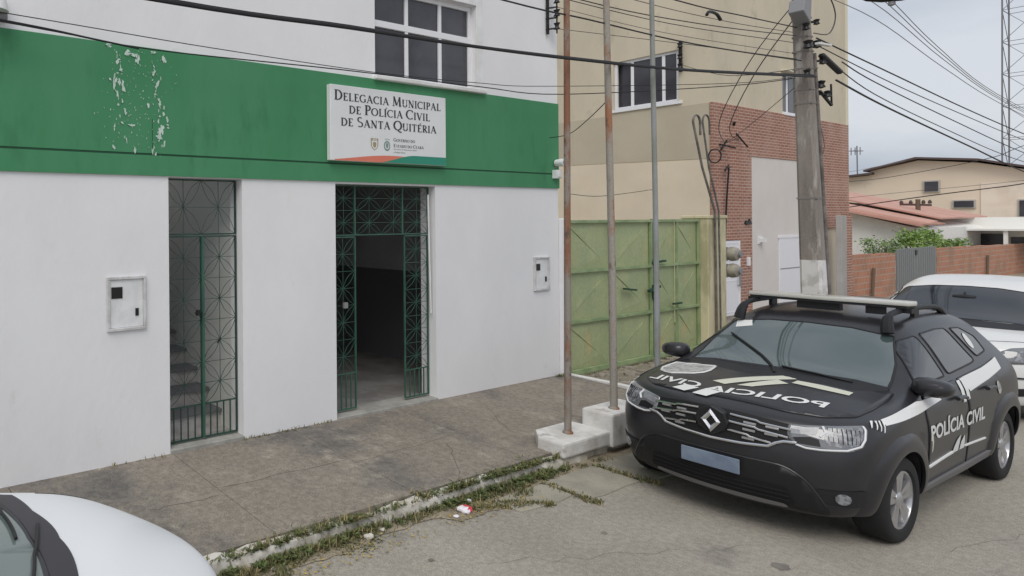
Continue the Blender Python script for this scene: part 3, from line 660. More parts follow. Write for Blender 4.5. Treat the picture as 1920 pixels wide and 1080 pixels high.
# meters on the pillar
for i, (z, lb) in enumerate(((1.92, 'upper round electricity meter on the pillar beside the green gate'), (1.60, 'lower round electricity meter on the pillar beside the green gate'))):
    t = empty('electricity_meter', (15.16, GY - .2, z), 0, lb, 'electricity meter', 'round meters on the gate pillar')
    a = MB(); a.lathe([(.0, 0), (.13, 0), (.14, -.05), (.12, -.12), (.06, -.16), (.0, -.17)], (15.17, GY - .165, z), 'y', 18); a.build('dome', M['meter'], t, smooth=True)
    a = MB(); a.box(15.04, GY - .17, z - .13, 15.10, GY - .02, z + .13); a.build('bracket', M['grey_plastic'], t)
    a = MB(); a.lathe([(.0, 0), (.07, 0), (.06, -.01)], (15.17, GY - .336, z), 'y', 16); a.build('glass', M['grey_plastic'], t, smooth=True)
M['weed'] = mat('weed leaf', (.09, .13, .04), .7, col2=(.13, .15, .05), vs=6)
M['band'] = mat('weathered steel band', (.22, .2, .185), .8)
M['conduit'] = mat('grey conduit', (.22, .2, .185), .7, col2=(.10, .09, .085), vs=5)
M['wire_far'] = mat('thin grey wire', (.2, .2, .21), .7)
M['post_grey'] = mat('grey post render', (.42, .40, .38), .9, col2=(.36, .34, .32), vs=2)
M['far_beige2'] = mat('paler far render', (.85, .73, .61), .9, col2=(.72, .6, .48), vs=.5, lo=.45, hi=.7)
M['far_frame'] = mat('far window frame', (.5, .47, .43), .8)
# ------------------------------------------------------------------ beige building with brick cladding
BX, BY = 18.6, 7.2
bb = empty('beige_building', (22, BY, .16), 0, 'beige three storey building with red brick cladding around its ground floor', 'building')
w = MB(); HX = (22.68, 23.84, 5.44, 6.56)
wall_holes(w, BX, 27.2, 0, 9.6, BY, BY + .25, [HX])
w.box(BX + .3, BY + .4, 0, 27.18, 18, 9.55)
w.build('wall', M['beige'], bb)
# side wall facing the yard, with window
SWN = (7.84, 9.32, 5.54, 6.83)
a = MB(); wall_holes(a, BY + .251, 18, 0, 9.6, 0, .25, [SWN]); b_ = MB()
def turn(mb):                                                     # x->Y, y->X
    mb.v = [(BX + y, x, z) for x, y, z in mb.v]; return mb
turn(a)
a.build('side_wall', M['beige'], bb)
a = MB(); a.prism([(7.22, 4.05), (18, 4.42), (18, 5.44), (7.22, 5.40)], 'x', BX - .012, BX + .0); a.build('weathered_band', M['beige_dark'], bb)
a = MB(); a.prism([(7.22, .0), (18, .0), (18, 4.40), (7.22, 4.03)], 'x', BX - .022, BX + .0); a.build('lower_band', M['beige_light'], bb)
wf = MB(); y0, y1, z0, z1 = SWN
for yy in (y0, 8.15, 8.86, y1 - .07): wf.box(BX + .06, yy, z0, BX + .12, yy + .07, z1)
for zz in (z0, z1 - .07): wf.box(BX + .055, y0, zz, BX + .125, y1, zz + .07)
wf.box(BX - .05, y0 - .08, z0 - .07, BX + .1, y1 + .05, z0 - .0)
wn = wf.build('window', M['alu'], bb, bevel=.005)
a = MB(); a.box(BX + .08, y0 + .05, z0 + .05, BX + .10, 8.9, z1 - .05); a.box(BX + .20, 8.9, z0 + .05, BX + .22, y1 - .05, z1 - .05); a.build('pane', M['glass_dark'], wn)
wf = MB(); x0, x1, z0, z1 = HX
for xx in (x0, x0 + .42, x1 - .07): wf.box(xx, BY + .05, z0, xx + .07, BY + .12, z1)
for zz in (z0, z1 - .07): wf.box(x0, BY + .045, zz, x1, BY + .125, zz + .07)
wf.box(x0 - .05, BY - .07, z0 - .06, x1 + .05, BY + .1, z0); wf.box(x0 + .44, BY + .08, z0 + .05, x0 + .62, BY + .1, z1 - .05)
wn = wf.build('window', M['alu'], bb, bevel=.005)
a = MB(); a.box(x0 + .05, BY + .07, z0 + .05, x0 + .44, BY + .09, z1 - .05); a.box(x0 + .6, BY + .07, z0 + .05, x1 - .05, BY + .09, z1 - .05); a.build('pane', M['glass_dark'], wn)
a = MB(); a.box(x0 - .1, BY - .12, z1 + .01, x1 + .1, BY, z1 + .05); a.build('lintel_ledge', M['cream'], wn)
# brick cladding round the pale panel
cl = MB(); cl = wall_holes(cl, BX - .03, 27.24, .16, 5.41, BY - .045, BY, [(20.65, 25.25, .16, 4.18), (18.98, 19.98, .16, 2.06), (25.45, 26.5, .16, 2.3)])
cl.build('brick_cladding', M['cladding'], bb)
a = MB(); a.box(20.652, BY - .03, .16, 25.248, BY, 4.178); a.build('pale_panel', M['panel'], bb)
a = MB(); a.box(27.2, BY - .02, .1, 27.34, BY + 10, 9.6); a.build('corner_strip', M['cream'], bb)
a = MB(); a.box(18.985, BY - .035, .2, 19.975, BY - .0, 2.05); dr = a.build('door', M['door_white'], bb)
a = MB()
for z in (.28, 1.05, 1.55, 1.98): a.box(19.04, BY - .042, z, 19.92, BY - .035, z + .012)
a.box(18.985, BY - .048, .2, 19.03, BY - .035, 2.05); a.box(19.93, BY - .048, .2, 19.975, BY - .035, 2.05); a.build('door_frame', M['alu'], dr)
a = MB(); a.bar((19.84, BY - .09, .9), (19.84, BY - .09, 1.4), .03); a.bar((19.84, BY - .09, .93), (19.84, BY - .03, .93), .02); a.bar((19.84, BY - .09, 1.37), (19.84, BY - .03, 1.37), .02); a.build('handle', M['grey_plastic'], dr)
a = MB(); a.box(22.27, BY - .05, .17, 25.1, BY - .03, 2.06); a.box(22.22, BY - .06, 2.06, 25.2, BY - .03, 2.12); gd_ = a.build('garage_door', M['door_white'], bb)
a = MB(); a.box(22.3, BY - .052, 1.22, 25.08, BY - .0502, 1.25); a.build('door_joint', M['grey_plastic'], gd_)
a = MB(); a.box(25.47, BY + .24, .16, 26.5, BY + .245, 2.3); a.build('dark_passage', M['room_dark'], bb)  # thin dark sheet, its colour stands for the passage's shade
a = MB(); a.box(20.33, BY - .075, 1.40, 20.47, BY - .045, 1.62); a.build('intercom', M['box_white'], bb)
a = MB(); a.box(21.05, BY - .15, 1.98, 21.2, BY - .03, 2.08); a.box(21.0, BY - .06, 1.94, 21.25, BY - .03, 2.12); a.build('door_sensor', M['box_white'], bb)
a = MB(); a.prism([(20.20, 2.47), (20.27, 2.55), (20.38, 2.5), (20.46, 2.59), (20.58, 2.46), (20.42, 2.45), (20.3, 2.44)], 'y', BY - .075, BY - .045); a.build('wall_ornament', M['black'], bb)
a = MB(); a.lathe([(.0, -.12), (.06, -.1), (.075, .05), (.05, .11), (0, .12)], (26.2, BY - .12, 2.46), 'z', 12); a.bar((26.2, BY - .12, 2.46), (26.2, BY - .04, 2.46), .04); a.build('sconce', M['cladding'], bb, smooth=True)
# post with narrow brick return at the end of the forecourt
a = MB(); a.box(24.97, 6.71, .16, 25.36, 6.83, 2.66); pt = thing_mesh(a, 'forecourt_post', M['post_grey'], (25.05, 6.75, .16), 'grey rendered post at the right end of the beige building', 'post', bevel=.01)
a = MB(); a.box(25.365, 6.72, .16, 25.80, 6.83, 2.70); thing_mesh(a, 'brick_pier', M['cladding'], (25.45, 6.75, .16), 'red brick pier joined to the grey post beside the beige building', 'pier')
# hooks and cable fittings on the facade
rk = empty('insulator_rack', (BX - .04, 7.77, 6.3), 0, 'rusty iron rack hanging beside the upper window of the beige side wall', 'insulator rack')
a = MB(); a.bar((BX - .06, 7.77, 6.25), (BX - .06, 7.77, 7.02), .07, .05, up=(0, 1, 0)); a.build('bracket', M['black'], rk)
for z in (6.38, 6.62, 6.9):
    a = MB(); a.lathe([(0, -.06), (.06, -.05), (.035, 0), (.06, .05), (0, .06)], (BX - .13, 7.75, z), 'z', 10); a.build('insulator', M['black'], rk, smooth=True)
a = MB(); a.tube([(18.46 + .112 * math.cos(t) * .36 + .006 * math.sin(2.5 * t), BY - .13 - .112 * math.cos(t) * .93, 4.09 + .165 * math.sin(t)) for t in [2 * PI * i / 28 for i in range(57)]], .014, 6)
thing_mesh(a, 'cable_coil', M['black'], (18.74, BY - .09, 3.94), 'black coil of spare cable hanging at the corner of the brick cladding', 'cable coil', smooth=True)
a = MB(); a.bar((19.78, BY - .05, 4.72), (20.12, BY - .16, 4.38), .028, .02); a.bar((19.58, BY - .1, 4.98), (19.66, BY - .05, 4.9), .045, .03)
thing_mesh(a, 'wire_bracket', M['black'], (19.9, BY - .05, 4.38), 'dark iron wire bracket fixed on the brick cladding', 'bracket')
a = MB(); a.bar((18.9, BY - .05, 4.4), (19.2, BY - .25, 4.3), .03, .03); a.bar((18.85, BY - .1, 4.25), (19.1, BY - .12, 4.5), .03, .03)
thing_mesh(a, 'wire_bracket', M['black'], (19.0, BY - .05, 4.25), 'dark iron wire bracket at the brick corner above the cable coil', 'bracket')
for x, y, top, lb, off in ((14.52, 5.60, (13.80, 5.6, 4.36), 'left bent service conduit rising from the gate pillar', 0), (14.60, 5.57, (14.08, 5.57, 4.38), 'right bent service conduit rising from the gate pillar', 1)):
    pts = [(x + .05, y - .03, .1), (x + .03, y - .03, 1.5), (x, y - .03, 2.75), ((x + top[0]) / 2 - .03, y, 3.55), top]
    for i in range(1, 9):
        t = PI * i / 8; pts.append((top[0] + .13 - .13 * math.cos(t), top[1], top[2] + .14 * math.sin(t)))
    pts.append((top[0] + .27, top[1], top[2] - .22))
    a = MB(); a.tube(pts, .018 if not off else .015, 8); thing_mesh(a, 'service_conduit', M['conduit'], (x, y, .1), lb, 'conduit', 'service conduits on the gate pillar', smooth=True)
a = MB(); a.tube([(19.2, BY - .12, 3.85), (19.12, BY - .1, 3.0), (19.05, BY - .09, 2.1)], .018, 6); a.bar((18.95, BY - .14, 3.75), (19.25, BY - .1, 3.9), .03)
thing_mesh(a, 'drop_cable', M['black'], (19.1, BY - .1, 2.1), 'black cable running down the brick cladding to the white door', 'cable')

# ------------------------------------------------------------------ utility pole with its fittings
up = empty('utility_pole', (13.83, 4.02, .1), 0, 'leaning weathered concrete utility pole with limewashed foot behind the police car', 'utility pole')
def P_(z): return Vector((13.86 - .055 * z, 4.0 + .012 * z, z))
def pole_seg(z0, z1, n=10):
    a = MB(); rows = []
    for i in range(n + 1):
        z = z0 + (z1 - z0) * i / n; h_ = .142 - .0092 * z; c = P_(z); ch = .03
        rows.append([(c.x + px, c.y + py, z) for px, py in ((-h_ + ch, -h_), (h_ - ch, -h_), (h_, -h_ + ch), (h_, h_ - ch), (h_ - ch, h_), (-h_ + ch, h_), (-h_, h_ - ch), (-h_, -h_ + ch))])
    a.add([p for r_ in rows for p in r_], [(i * 8 + k_, i * 8 + (k_ + 1) % 8, (i + 1) * 8 + (k_ + 1) % 8, (i + 1) * 8 + k_) for i in range(n) for k_ in range(8)])
    a.add(rows[0], [tuple(range(7, -1, -1))]); a.add(rows[-1], [tuple(range(8))]); return a
pole_seg(1.93, 8.6).build('shaft', M['pole_conc'], up); pole_seg(.0, 1.93).build('limewashed_foot', M['pole_white'], up)
a = MB(); a.tube([P_(z) + Vector((.14 - .009 * z, -.15 + .009 * z, 0)) for z in (.3, 1.5, 3, 4.3, 5.2)], .022, 8); a.build('conduit', M['conduit'], up, smooth=True)
for z in (2.9, 4.4, 4.62, 4.95, 5.22, 5.45, 5.75, 6.0):
    a = MB(); c = P_(z); h_ = .147 - .0092 * z; a.box(c.x - h_, c.y - h_, z, c.x + h_, c.y + h_, z + .025); a.build('steel_band', M['band'], up)
for z, dx, dy, s_ in ((4.72, .24, -.12, .07), (4.55, .2, -.2, .06), (4.86, -.22, -.1, .06), (5.08, .22, -.16, .06), (5.3, -.2, -.12, .075), (5.36, .22, -.1, .07), (5.5, .2, .1, .06), (5.58, -.18, -.1, .06), (5.7, .18, -.12, .05)):
    a = MB(); c = P_(z); a.lathe([(0, -s_), (s_ * .8, -s_ * .7), (s_ * .5, 0), (s_ * .8, s_ * .7), (0, s_)], (c.x + dx, c.y + dy, z), 'z', 9); a.bar((c.x, c.y, z), (c.x + dx, c.y + dy, z), .03); a.build('clamp', M['black'], up, smooth=True)
a = MB()
a.bar(P_(4.6) + Vector((.1, -.14, 0)), P_(4.38) + Vector((.35, -.2, 0)), .03); a.bar(P_(4.38) + Vector((.35, -.2, 0)), P_(4.72) + Vector((.36, -.2, 0)), .02)
a.build('stay_bracket', M['black'], up, smooth=True)
a = MB(); c = P_(5.17); a.bar(c + Vector((.15, -.16, .0)), c + Vector((.72, -.22, -.24)), .08, .07); a.build('splice_box', M['black'], up, bevel=.02)
a = MB(); c = P_(5.32); a.bar(c + Vector((-.05, -.18, .0)), c + Vector((.32, -.22, .0)), .05, .03); a.build('white_tag', M['white_trim'], up)
bx = MB(); c = P_(5.82); bx.prism([(c.x - .44, 5.78), (c.x - .16, 5.62), (c.x - .12, 6.02), (c.x - .38, 5.98)], 'y', c.y - .16, c.y + .02); bx.build('terminal_box', M['grey_plastic'], up, bevel=.01)
lp = empty('street_lamp', (13.55, 4.0, 6.5), 0, 'dark street lamp head on an arm reaching over the road from the pole', 'street lamp')
a = MB(); a.tube([(13.5, 4.05, 6.3), (13.55, 3.75, 6.15), (13.72, 3.42, 5.93)], .028, 8); a.build('arm', M['galv'], lp, smooth=True)
a = MB(); c0 = Vector((13.70, 3.46, 5.93)); dr_ = Vector((.1, -.55, -.10)); pts = [c0 + dr_ * q for q in (0, .12, .4, .75, .95, 1.0)]; a.tube(pts, [.03, .07, .10, .095, .06, .01], 12); a.build('head', M['blackrub'], lp, smooth=True)
a = MB(); a.lathe([(0, .03), (.035, .02), (.04, -.03), (0, -.05)], c0 + dr_ * .55 + Vector((0, 0, -.12)), 'z', 10); a.build('photocell', M['grey_plastic'], lp, smooth=True)

# ------------------------------------------------------------------ cables
def smooth_pts(pts, k=6):
    P = [Vector(p) for p in pts]; out = []
    for i in range(len(P) - 1):
        a, b, c, d = P[max(i - 1, 0)], P[i], P[i + 1], P[min(i + 2, len(P) - 1)]
        for j in range(k):
            t = j / k; out.append(.5 * ((2 * b) + (c - a) * t + (2 * a - 5 * b + 4 * c - d) * t * t + (3 * b - a - 3 * c + d) * t ** 3))
    return out + [P[-1]]
def cable(pts, r, label, m='blackrub', grp='overhead cables strung to the concrete pole', name='overhead_cable', k=6):
    a = MB(); a.tube(smooth_pts(pts, k), r * .68, 6); b0 = Vector(pts[0]); return thing_mesh(a, name, M[m], b0, label, 'cable', grp, smooth=True)
Yc = 3.9
cable([(-8, Yc, 4.43), (-2, Yc, 4.18), (2.02, Yc, 4.165), (3.8, Yc, 4.22), (5.21, Yc, 4.255), (7.04, Yc, 4.33), (9.6, Yc, 4.48), (13.5, Yc, 4.80)], .024, 'thick black bundled cable crossing the white wall above the sign to the pole')
cable([(-8, Yc + .03, 4.50), (-2, Yc + .03, 4.24), (2.02, Yc + .02, 4.192), (3.8, Yc + .02, 4.245), (5.21, Yc + .03, 4.275), (7.04, Yc + .02, 4.352), (9.6, Yc + .02, 4.50), (13.5, Yc + .02, 4.83)], .012, 'thinner cable lashed along the thick black bundle above the sign')
cable([(14.15, Yc - .05, 4.80), (16, Yc, 4.64), (18.2, Yc, 4.44), (22, Yc, 4.12), (26.5, Yc, 3.74), (34, Yc, 3.3)], .022, 'thick black cable leaving the pole to the right, lowest of the sky cables')
cable([(13.9, 4, 5.48), (17.62, 4, 5.26), (22, 4, 5.0), (27.4, 4, 4.74), (36, 4, 4.4)], .017, 'highest dark cable sloping from the pole down across the sky')
cable([(14.1, 4.05, 5.40), (17.6, 4.05, 5.13), (22, 4.05, 4.88), (27.4, 4.05, 4.62), (36, 4, 4.3)], .012, 'thin cable just under the highest dark sky cable', 'cable_grey')
cable([(14.4, 3.85, 5.12), (16.5, 4, 5.03), (21, 4, 4.68), (27.36, 4, 4.25), (36, 4, 3.9)], .014, 'grey cable in the middle of the bundle right of the pole', 'cable_grey')
cable([(14.2, 3.9, 5.08), (16.49, 4, 4.81), (21, 4, 4.42), (26.3, 4, 4.06), (36, 4, 3.7)], .012, 'slack grey cable second from below right of the pole', 'cable_grey')
for i, (z0, z1, dy, lb) in enumerate(((6.23, 5.33, 0, 'lowest of the thin power lines high in the sky'), (6.5, 5.42, .0, 'second of the thin power lines high in the sky'), (6.75, 5.52, .05, 'third of the thin power lines high in the sky'), (6.98, 5.63, .1, 'topmost of the thin power lines in the sky'))):
    cable([(13.4, 4.1 + dy, z0 + .06), (16.5, 4 + dy, z0 - .06 + .04 * i * .2), (20.5, 4 + dy, z0 - (z0 - z1) * .55), (25.3, 4 + dy, z1), (36, 4 + dy, z1 - .5)], .009, lb, 'wire_far')
cable([(-6, 5.5, 4.6), (.3, 5.5, 4.47), (1.26, 5.5, 4.455), (2.0, 5.5, 4.44), (3.45, 5.5, 4.41), (5.73, 5.5, 4.40), (7.7, 5.5, 4.46), (9.0, 5.4, 4.52), (12.6, 4.6, 4.75), (13.6, 4.1, 4.86)], .007, 'thin wire running along the white wall just over the green band')
cable([(-6, 5.5, 4.5), (.3, 5.5, 4.40), (1.26, 5.5, 4.375), (1.8, 5.5, 4.352), (2.83, 5.5, 4.31), (5.21, 5.5, 4.375), (7.7, 5.5, 4.41), (9.4, 5.4, 4.44), (12.5, 4.6, 4.70), (13.6, 4.1, 4.84)], .010, 'dark wire lying along the top edge of the green band')
cable([(.3, 5.51, 4.44), (1.1, 5.51, 4.40), (1.7, 5.5, 4.366), (2.1, 5.5, 4.335), (2.6, 5.5, 4.30)], .014, 'short doubled wire at the left end of the green band', grp=None)
cable([(1.0, 4.0, 4.9), (5.94, 4, 4.83), (7.45, 4, 4.85), (9.88, 4, 4.88), (13.3, 4, 5.05)], .014, 'dark cable passing in front of both buildings to the middle of the pole')
cable([(4, 4.05, 5.15), (7.45, 4.05, 5.08), (10.2, 4.05, 5.2), (13.3, 4.05, 5.45)], .010, 'thin cable passing above the side window of the beige building', 'cable_grey')
cable([(5, 4.0, 5.35), (9.48, 4, 5.38), (11.4, 4, 5.46), (13.3, 4.05, 5.58)], .013, 'topmost dark cable reaching the pole from the left')
cable([(2, 4.1, 5.0), (6.3, 4.1, 5.06), (9.5, 4.1, 5.12), (13.3, 4.1, 5.36)], .008, 'fine grey wire strung below the topmost cable left of the pole', 'cable_grey')
cable([(3, 4.12, 5.32), (8.2, 4.12, 5.3), (11, 4.12, 5.38), (13.3, 4.1, 5.52)], .007, 'finest grey wire of the upper left bundle', 'cable_grey')
cable([(9.66, 5.62, 5.5), (11.6, 4.8, 5.3), (13.5, 4.1, 5.12)], .007, 'thin drop wire from the insulator rack on the white wall to the pole', 'cable_grey', None)
cable([(9.66, 5.62, 5.83), (11.2, 4.9, 5.45), (13.5, 4.1, 5.2)], .006, 'upper thin drop wire from the white wall rack to the pole', 'cable_grey', None)
cable([(18.5, 7.72, 6.4), (16, 5.9, 5.5), (13.6, 4.1, 4.98)], .009, 'drop wire from the rack beside the beige side window to the pole', 'cable_grey', None)
cable([(9.53, 5.66, 3.84), (9.05, 5.1, 3.80), (8.4, 4.5, 3.87), (7.87, 3.98, 4.0)], .008, 'thin wire tied from the green band end to the middle flagpole', 'black', None)
cable([(10.06, 5.66, 3.0), (11, 5.7, 2.98), (12.6, 5.66, 3.12)], .007, 'slack thin wire hanging above the left half of the green gate', 'cable_grey', None)
cable([(13.45, 4.0, 5.95), (14.3, 4.9, 5.15), (16.6, 6.1, 4.55), (19.4, 7.0, 4.52), (19.9, BY - .1, 4.62)], .011, 'dark service drop looping from the pole box to the brick facade', grp='service drops from the pole to the beige building')
cable([(13.35, 4.0, 6.1), (13.9, 4.8, 5.35), (15.9, 6.0, 4.62), (18.5, 6.9, 4.42), (19.8, BY - .1, 4.6)], .010, 'second service drop hanging left of the pole to the brick facade', grp='service drops from the pole to the beige building')
cable([(13.6, 3.9, 4.95), (16.2, 5.6, 4.5), (18.4, 6.9, 4.3), (19.1, BY - .2, 4.38)], .008, 'thin service drop from the pole clamps to the brick corner', 'cable_grey', grp='service drops from the pole to the beige building')
c = P_(5.6)
cable([c + Vector((.12, -.1, -.08)), c + Vector((.75, -.1, .0)), c + Vector((1.02, -.1, .33)), c + Vector((.72, -.1, .62)), c + Vector((.1, -.1, .66))], .012, 'loop of spare cable on the right side of the pole', 'cable_grey', None)
cable([(30, 7.9, 3.80), (30, 6.9, 3.9), (30, 5.04, 4.3), (30, 4.38, 4.62), (30, 2.5, 5.5)], .013, 'far wire rising to the right above the gabled house', 'cable_grey', 'wires in front of the far houses')
cable([(30, 7.92, 2.94), (30, 6.17, 3.25), (30, 5.05, 3.42), (30, 4.39, 3.53), (30, 2.5, 3.95)], .021, 'dark bundled wire rising to the right in front of the gabled house', 'blackrub', 'wires in front of the far houses')
cable([(30, 7.95, 3.25), (30, 6.4, 3.42), (30, 5.0, 3.55), (30, 2.5, 3.85)], .008, 'faint thin wire between the two wires before the gabled house', 'cable_grey', 'wires in front of the far houses')
cable([(14.3, 4.2, 4.75), (22, 6.2, 4.4), (33, 9.3, 4.2), (60, 13.2, 6.2)], .014, 'faint wire running from the pole to the roof of the gabled house', 'wire_far', None)
a = MB(); a.tube(smooth_pts([(10.25, 4, 5.31), (10.32, 4, 5.365), (10.52, 4, 5.365), (10.64, 4, 5.30)]), .019, 8); thing_mesh(a, 'cable_splice', M['black'], (10.5, 4, 5.28), 'dark curved cable splice hanging on the wires left of the pole', 'cable splice', smooth=True)

# ------------------------------------------------------------------ far side: brick wall, gate, houses, bush, tower
def brick_wall(x0, x1, zt0, zt1, label):
    a = MB(); n = 14
    for i in range(n):
        p, q = x0 + (x1 - x0) * i / n, x0 + (x1 - x0) * (i + 1) / n
        z = zt0 + (zt1 - zt0) * i / n + random.uniform(-.015, .02)
        a.box(p, 7.3, -.1, q - .0005, 7.44, z)
    thing_mesh(a, 'brick_wall', M['raw_brick'], ((x0 + x1) / 2, 7.3, -.1), label, 'brick wall', 'raw brick walls beyond the beige building')
brick_wall(28.0, 31.95, 1.42, 1.36, 'short stretch of patched raw brick wall left of the grey gate')
brick_wall(36.5, 50.0, 1.41, 1.28, 'long bare orange brick wall right of the grey gate')
t = empty('sheet_gate', (34, 7.3, -.1), 0, 'plain grey double sheet metal gate between the raw brick walls', 'gate')
for a0, a1 in ((32.05, 33.95), (34.05, 36.3)):
    a = MB(); a.box(a0, 7.28, -.05, a1, 7.32, 1.5)
    for i in range(1, 9): a.box(a0 + (a1 - a0) * i / 9 - .01, 7.265, -.04, a0 + (a1 - a0) * i / 9 + .01, 7.28, 1.48)
    a.build('leaf', M['far_gate'], t)
a = MB(); a.box(33.9, 7.26, 1.25, 34.1, 7.275, 1.42); a.build('bolt', M['black'], t)
for x_, lb in ((29.4, 'thin dark stake leaning on the patched brick wall'), (42.9, 'thin dark stake standing at the long orange brick wall')):
    a = MB(); a.tube([(x_, 7.22, -.05), (x_ + .25, 7.24, .95)], .04, 6); thing_mesh(a, 'wooden_stake', M['bark'], (x_, 7.22, -.05), lb, 'stake', 'wooden stakes by the brick walls')

hs = empty('gabled_house', (60, 12, -.06), 0, 'large beige gabled house with dark eaves behind the red tiled roof', 'house')
a = MB(); a.prism([(18.5, -.06), (18.5, 5.05), (14.8, 5.35), (14.8, 5.62), (12.72, 6.15), (10.4, 5.8), (8.5, 5.2), (7.0, 4.7), (7.0, -.06)], 'x', 60, 84); a.build('wall', M['far_beige'], hs)
a = MB()
for (p, q) in (((18.9, 4.96), (14.6, 5.40)), ((14.95, 5.58), (12.72, 6.22)), ((12.72, 6.22), (10.3, 5.9)), ((10.3, 5.9), (6.6, 4.66))):
    a.add([(59.4, *p), (59.4, *q), (59.4, q[0], q[1] + .12), (59.4, p[0], p[1] + .12), (84.5, *p), (84.5, *q), (84.5, q[0], q[1] + .12), (84.5, p[0], p[1] + .12)], [(0, 1, 2, 3), (7, 6, 5, 4), (0, 4, 5, 1), (3, 2, 6, 7), (0, 3, 7, 4), (1, 5, 6, 2)])
a.build('roof', M['far_roof'], hs)
for (ya, yb, za, zb) in ((12.44, 11.9, 4.19, 4.78), (11.29, 10.55, 3.17, 3.54), (8.92, 8.2, 2.6, 3.5), (15.4, 14.2, 3.42, 3.56)):
    a = MB(); a.box(59.9, yb - .07, za - .07, 60.02, ya + .07, zb + .07); wn = a.build('window', M['far_frame'], hs)
    a = MB(); a.box(59.85, yb, za, 59.895, ya, zb); a.build('pane', M['glass_dark'], wn)
a = MB(); a.box(59.95, 7.0, -.06, 59.99, 10.3, 4.6); a.build('pale_render', M['far_beige2'], hs)
an = MB(); an.tube([(65, 16.63, 4.5), (65, 16.66, 7.75)], .035, 6); an.bar((65, 17.05, 7.42), (65, 16.35, 7.36), .06); an.bar((64.6, 16.7, 7.4), (65.4, 16.7, 7.4), .05)
for y_ in (16.95, 16.75, 16.5): an.bar((65, y_, 7.1), (65, y_, 7.65), .04)
thing_mesh(an, 'television_antenna', M['steel'], (65, 16.65, 4.5), 'thin television antenna on a mast over the roofs beside the beige building', 'antenna')

h2 = empty('tiled_house', (44, 10, -.06), 0, 'low whitewashed house with red tiled roof behind the patched brick wall', 'house')
a = MB(); a.prism([(16, -.06), (16, 4.0), (10.6, 2.82), (8.6, 2.12), (8.6, -.06)], 'x', 40.3, 52); a.build('wall', M['far_white'], h2)
a = MB()
def roof_slab(mb, pts, th=.07): 
    mb.add([*pts, *[(p[0], p[1], p[2] - th) for p in pts]], [(0, 1, 2, 3), (7, 6, 5, 4), (0, 4, 5, 1), (1, 5, 6, 2), (2, 6, 7, 3), (3, 7, 4, 0)])
roof_slab(a, [(39.7, 16, 4.55), (39.7, 8.35, 2.26), (43.2, 8.6, 2.42), (43.2, 16, 4.7)]); roof_slab(a, [(43.2, 16, 4.95), (43.2, 8.5, 2.55), (53, 8.9, 2.62), (53, 16, 4.75)])
for i in range(14):
    x_ = 39.8 + .25 * i; a.bar((x_, 16, 4.56), (x_, 8.36, 2.275), .1, .06)
a.build('roof', M['tile'], h2)
h3 = empty('low_house', (50, 8.5, -.06), 0, 'low white house with a dark open porch behind the long orange wall', 'house')
a = MB(); a.box(50, 6.0, -.06, 58, 10.6, 2.55); a.build('wall', M['far_white'], h3)
a = MB(); a.box(47.6, 6.0, 1.93, 50, 8.9, 2.02); a.build('porch_roof', M['far_white'], h3)
for (ya, yb, za, zb) in ((8.6, 7.9, .2, 1.75), (7.7, 7.3, .9, 1.6), (7.1, 6.75, .2, 1.7), (6.6, 6.3, .9, 1.6)):
    a = MB(); a.box(49.96, yb, za, 49.998, ya, zb); a.build('opening', M['glass_dark'], h3)
a = MB()
for y_ in (8.8, 7.5, 6.2): a.box(47.7, y_ - .06, -.06, 47.82, y_ + .06, 1.93)
a.build('porch_post', M['far_white'], h3)

def leaf_card(mb, c, s_, mi=0):
    u = Vector((random.gauss(0, 1), random.gauss(0, 1), random.gauss(0, 1))).normalized(); v = u.orthogonal().normalized(); v = (Matrix.Rotation(random.uniform(0, 6.28), 3, u) @ v)
    w_ = u.cross(v); c = Vector(c)
    mb.add([c - v * s_, c + w_ * s_ * .4, c + v * s_, c - w_ * s_ * .4], [(0, 1, 2, 3)], mi)
def bush(c, rx, ry, rz, n, label, name='garden_shrub', ms=('leaf', 'leaf_pale'), pale=.1):
    t = empty(name, (c[0], c[1], -.06), 0, label, 'shrub', 'shrubs behind the brick wall'); a = MB(); cl = []
    for _ in range(16): cl.append(Vector((c[0] + random.uniform(-1, 1) * rx * .8, c[1] + random.uniform(-1, 1) * ry * .8, c[2] + random.uniform(-1, 1) * rz * .7)))
    for _ in range(n):
        b0 = random.choice(cl); p = b0 + Vector((random.gauss(0, rx * .22), random.gauss(0, ry * .22), random.gauss(0, rz * .22)))
        leaf_card(a, p, random.uniform(.035, .085), 1 if random.random() < pale else 0)
    a.build('foliage', [M[m] for m in ms], t)
    a = MB()
    for _ in range(7):
        b0 = random.choice(cl); a.tube([(c[0] + random.uniform(-.1, .1), c[1] + random.uniform(-.1, .1), -.06), ((c[0] + b0.x) / 2, (c[1] + b0.y) / 2, .9), b0], [.05, .035, .012], 5)
    a.build('stem', M['bark'], t)
bush((37.5, 8.05, 1.55), .8, .55, .55, 2200, 'bright green shrub rising behind the grey sheet gate')
bush((35.4, 8.5, 1.35), .6, .5, .45, 1000, 'pale flecked shrub beside the tiled house', pale=.7)
bush((41.5, 7.95, 1.35), 1.1, .4, .34, 1300, 'lower green and white shrub behind the long orange wall', pale=.4)
bush((55.5, 6.6, .9), .8, .5, .7, 800, 'dark shrub at the far end of the long orange wall', pale=.05)

pl = empty('utility_pole', (48, 10.15, -.06), 0, 'small distant utility pole with a crossarm in front of the gabled house', 'utility pole')
a = MB(); a.tube([(46, 9.77, -.06), (46, 9.77, 3.45)], [.11, .08], 8); a.build('shaft', M['bark'], pl, smooth=True)
a = MB(); a.bar((46, 10.35, 3.22), (46, 9.35, 3.16), .1); a.build('crossarm', M['far_roof'], pl)
a = MB()
for y_ in (10.3, 10.0, 9.6, 9.4): a.lathe([(.05, 0), (.07, .08), (.03, .18)], (46, y_, 3.23), 'z', 8)
a.build('insulator', M['far_roof'], pl)

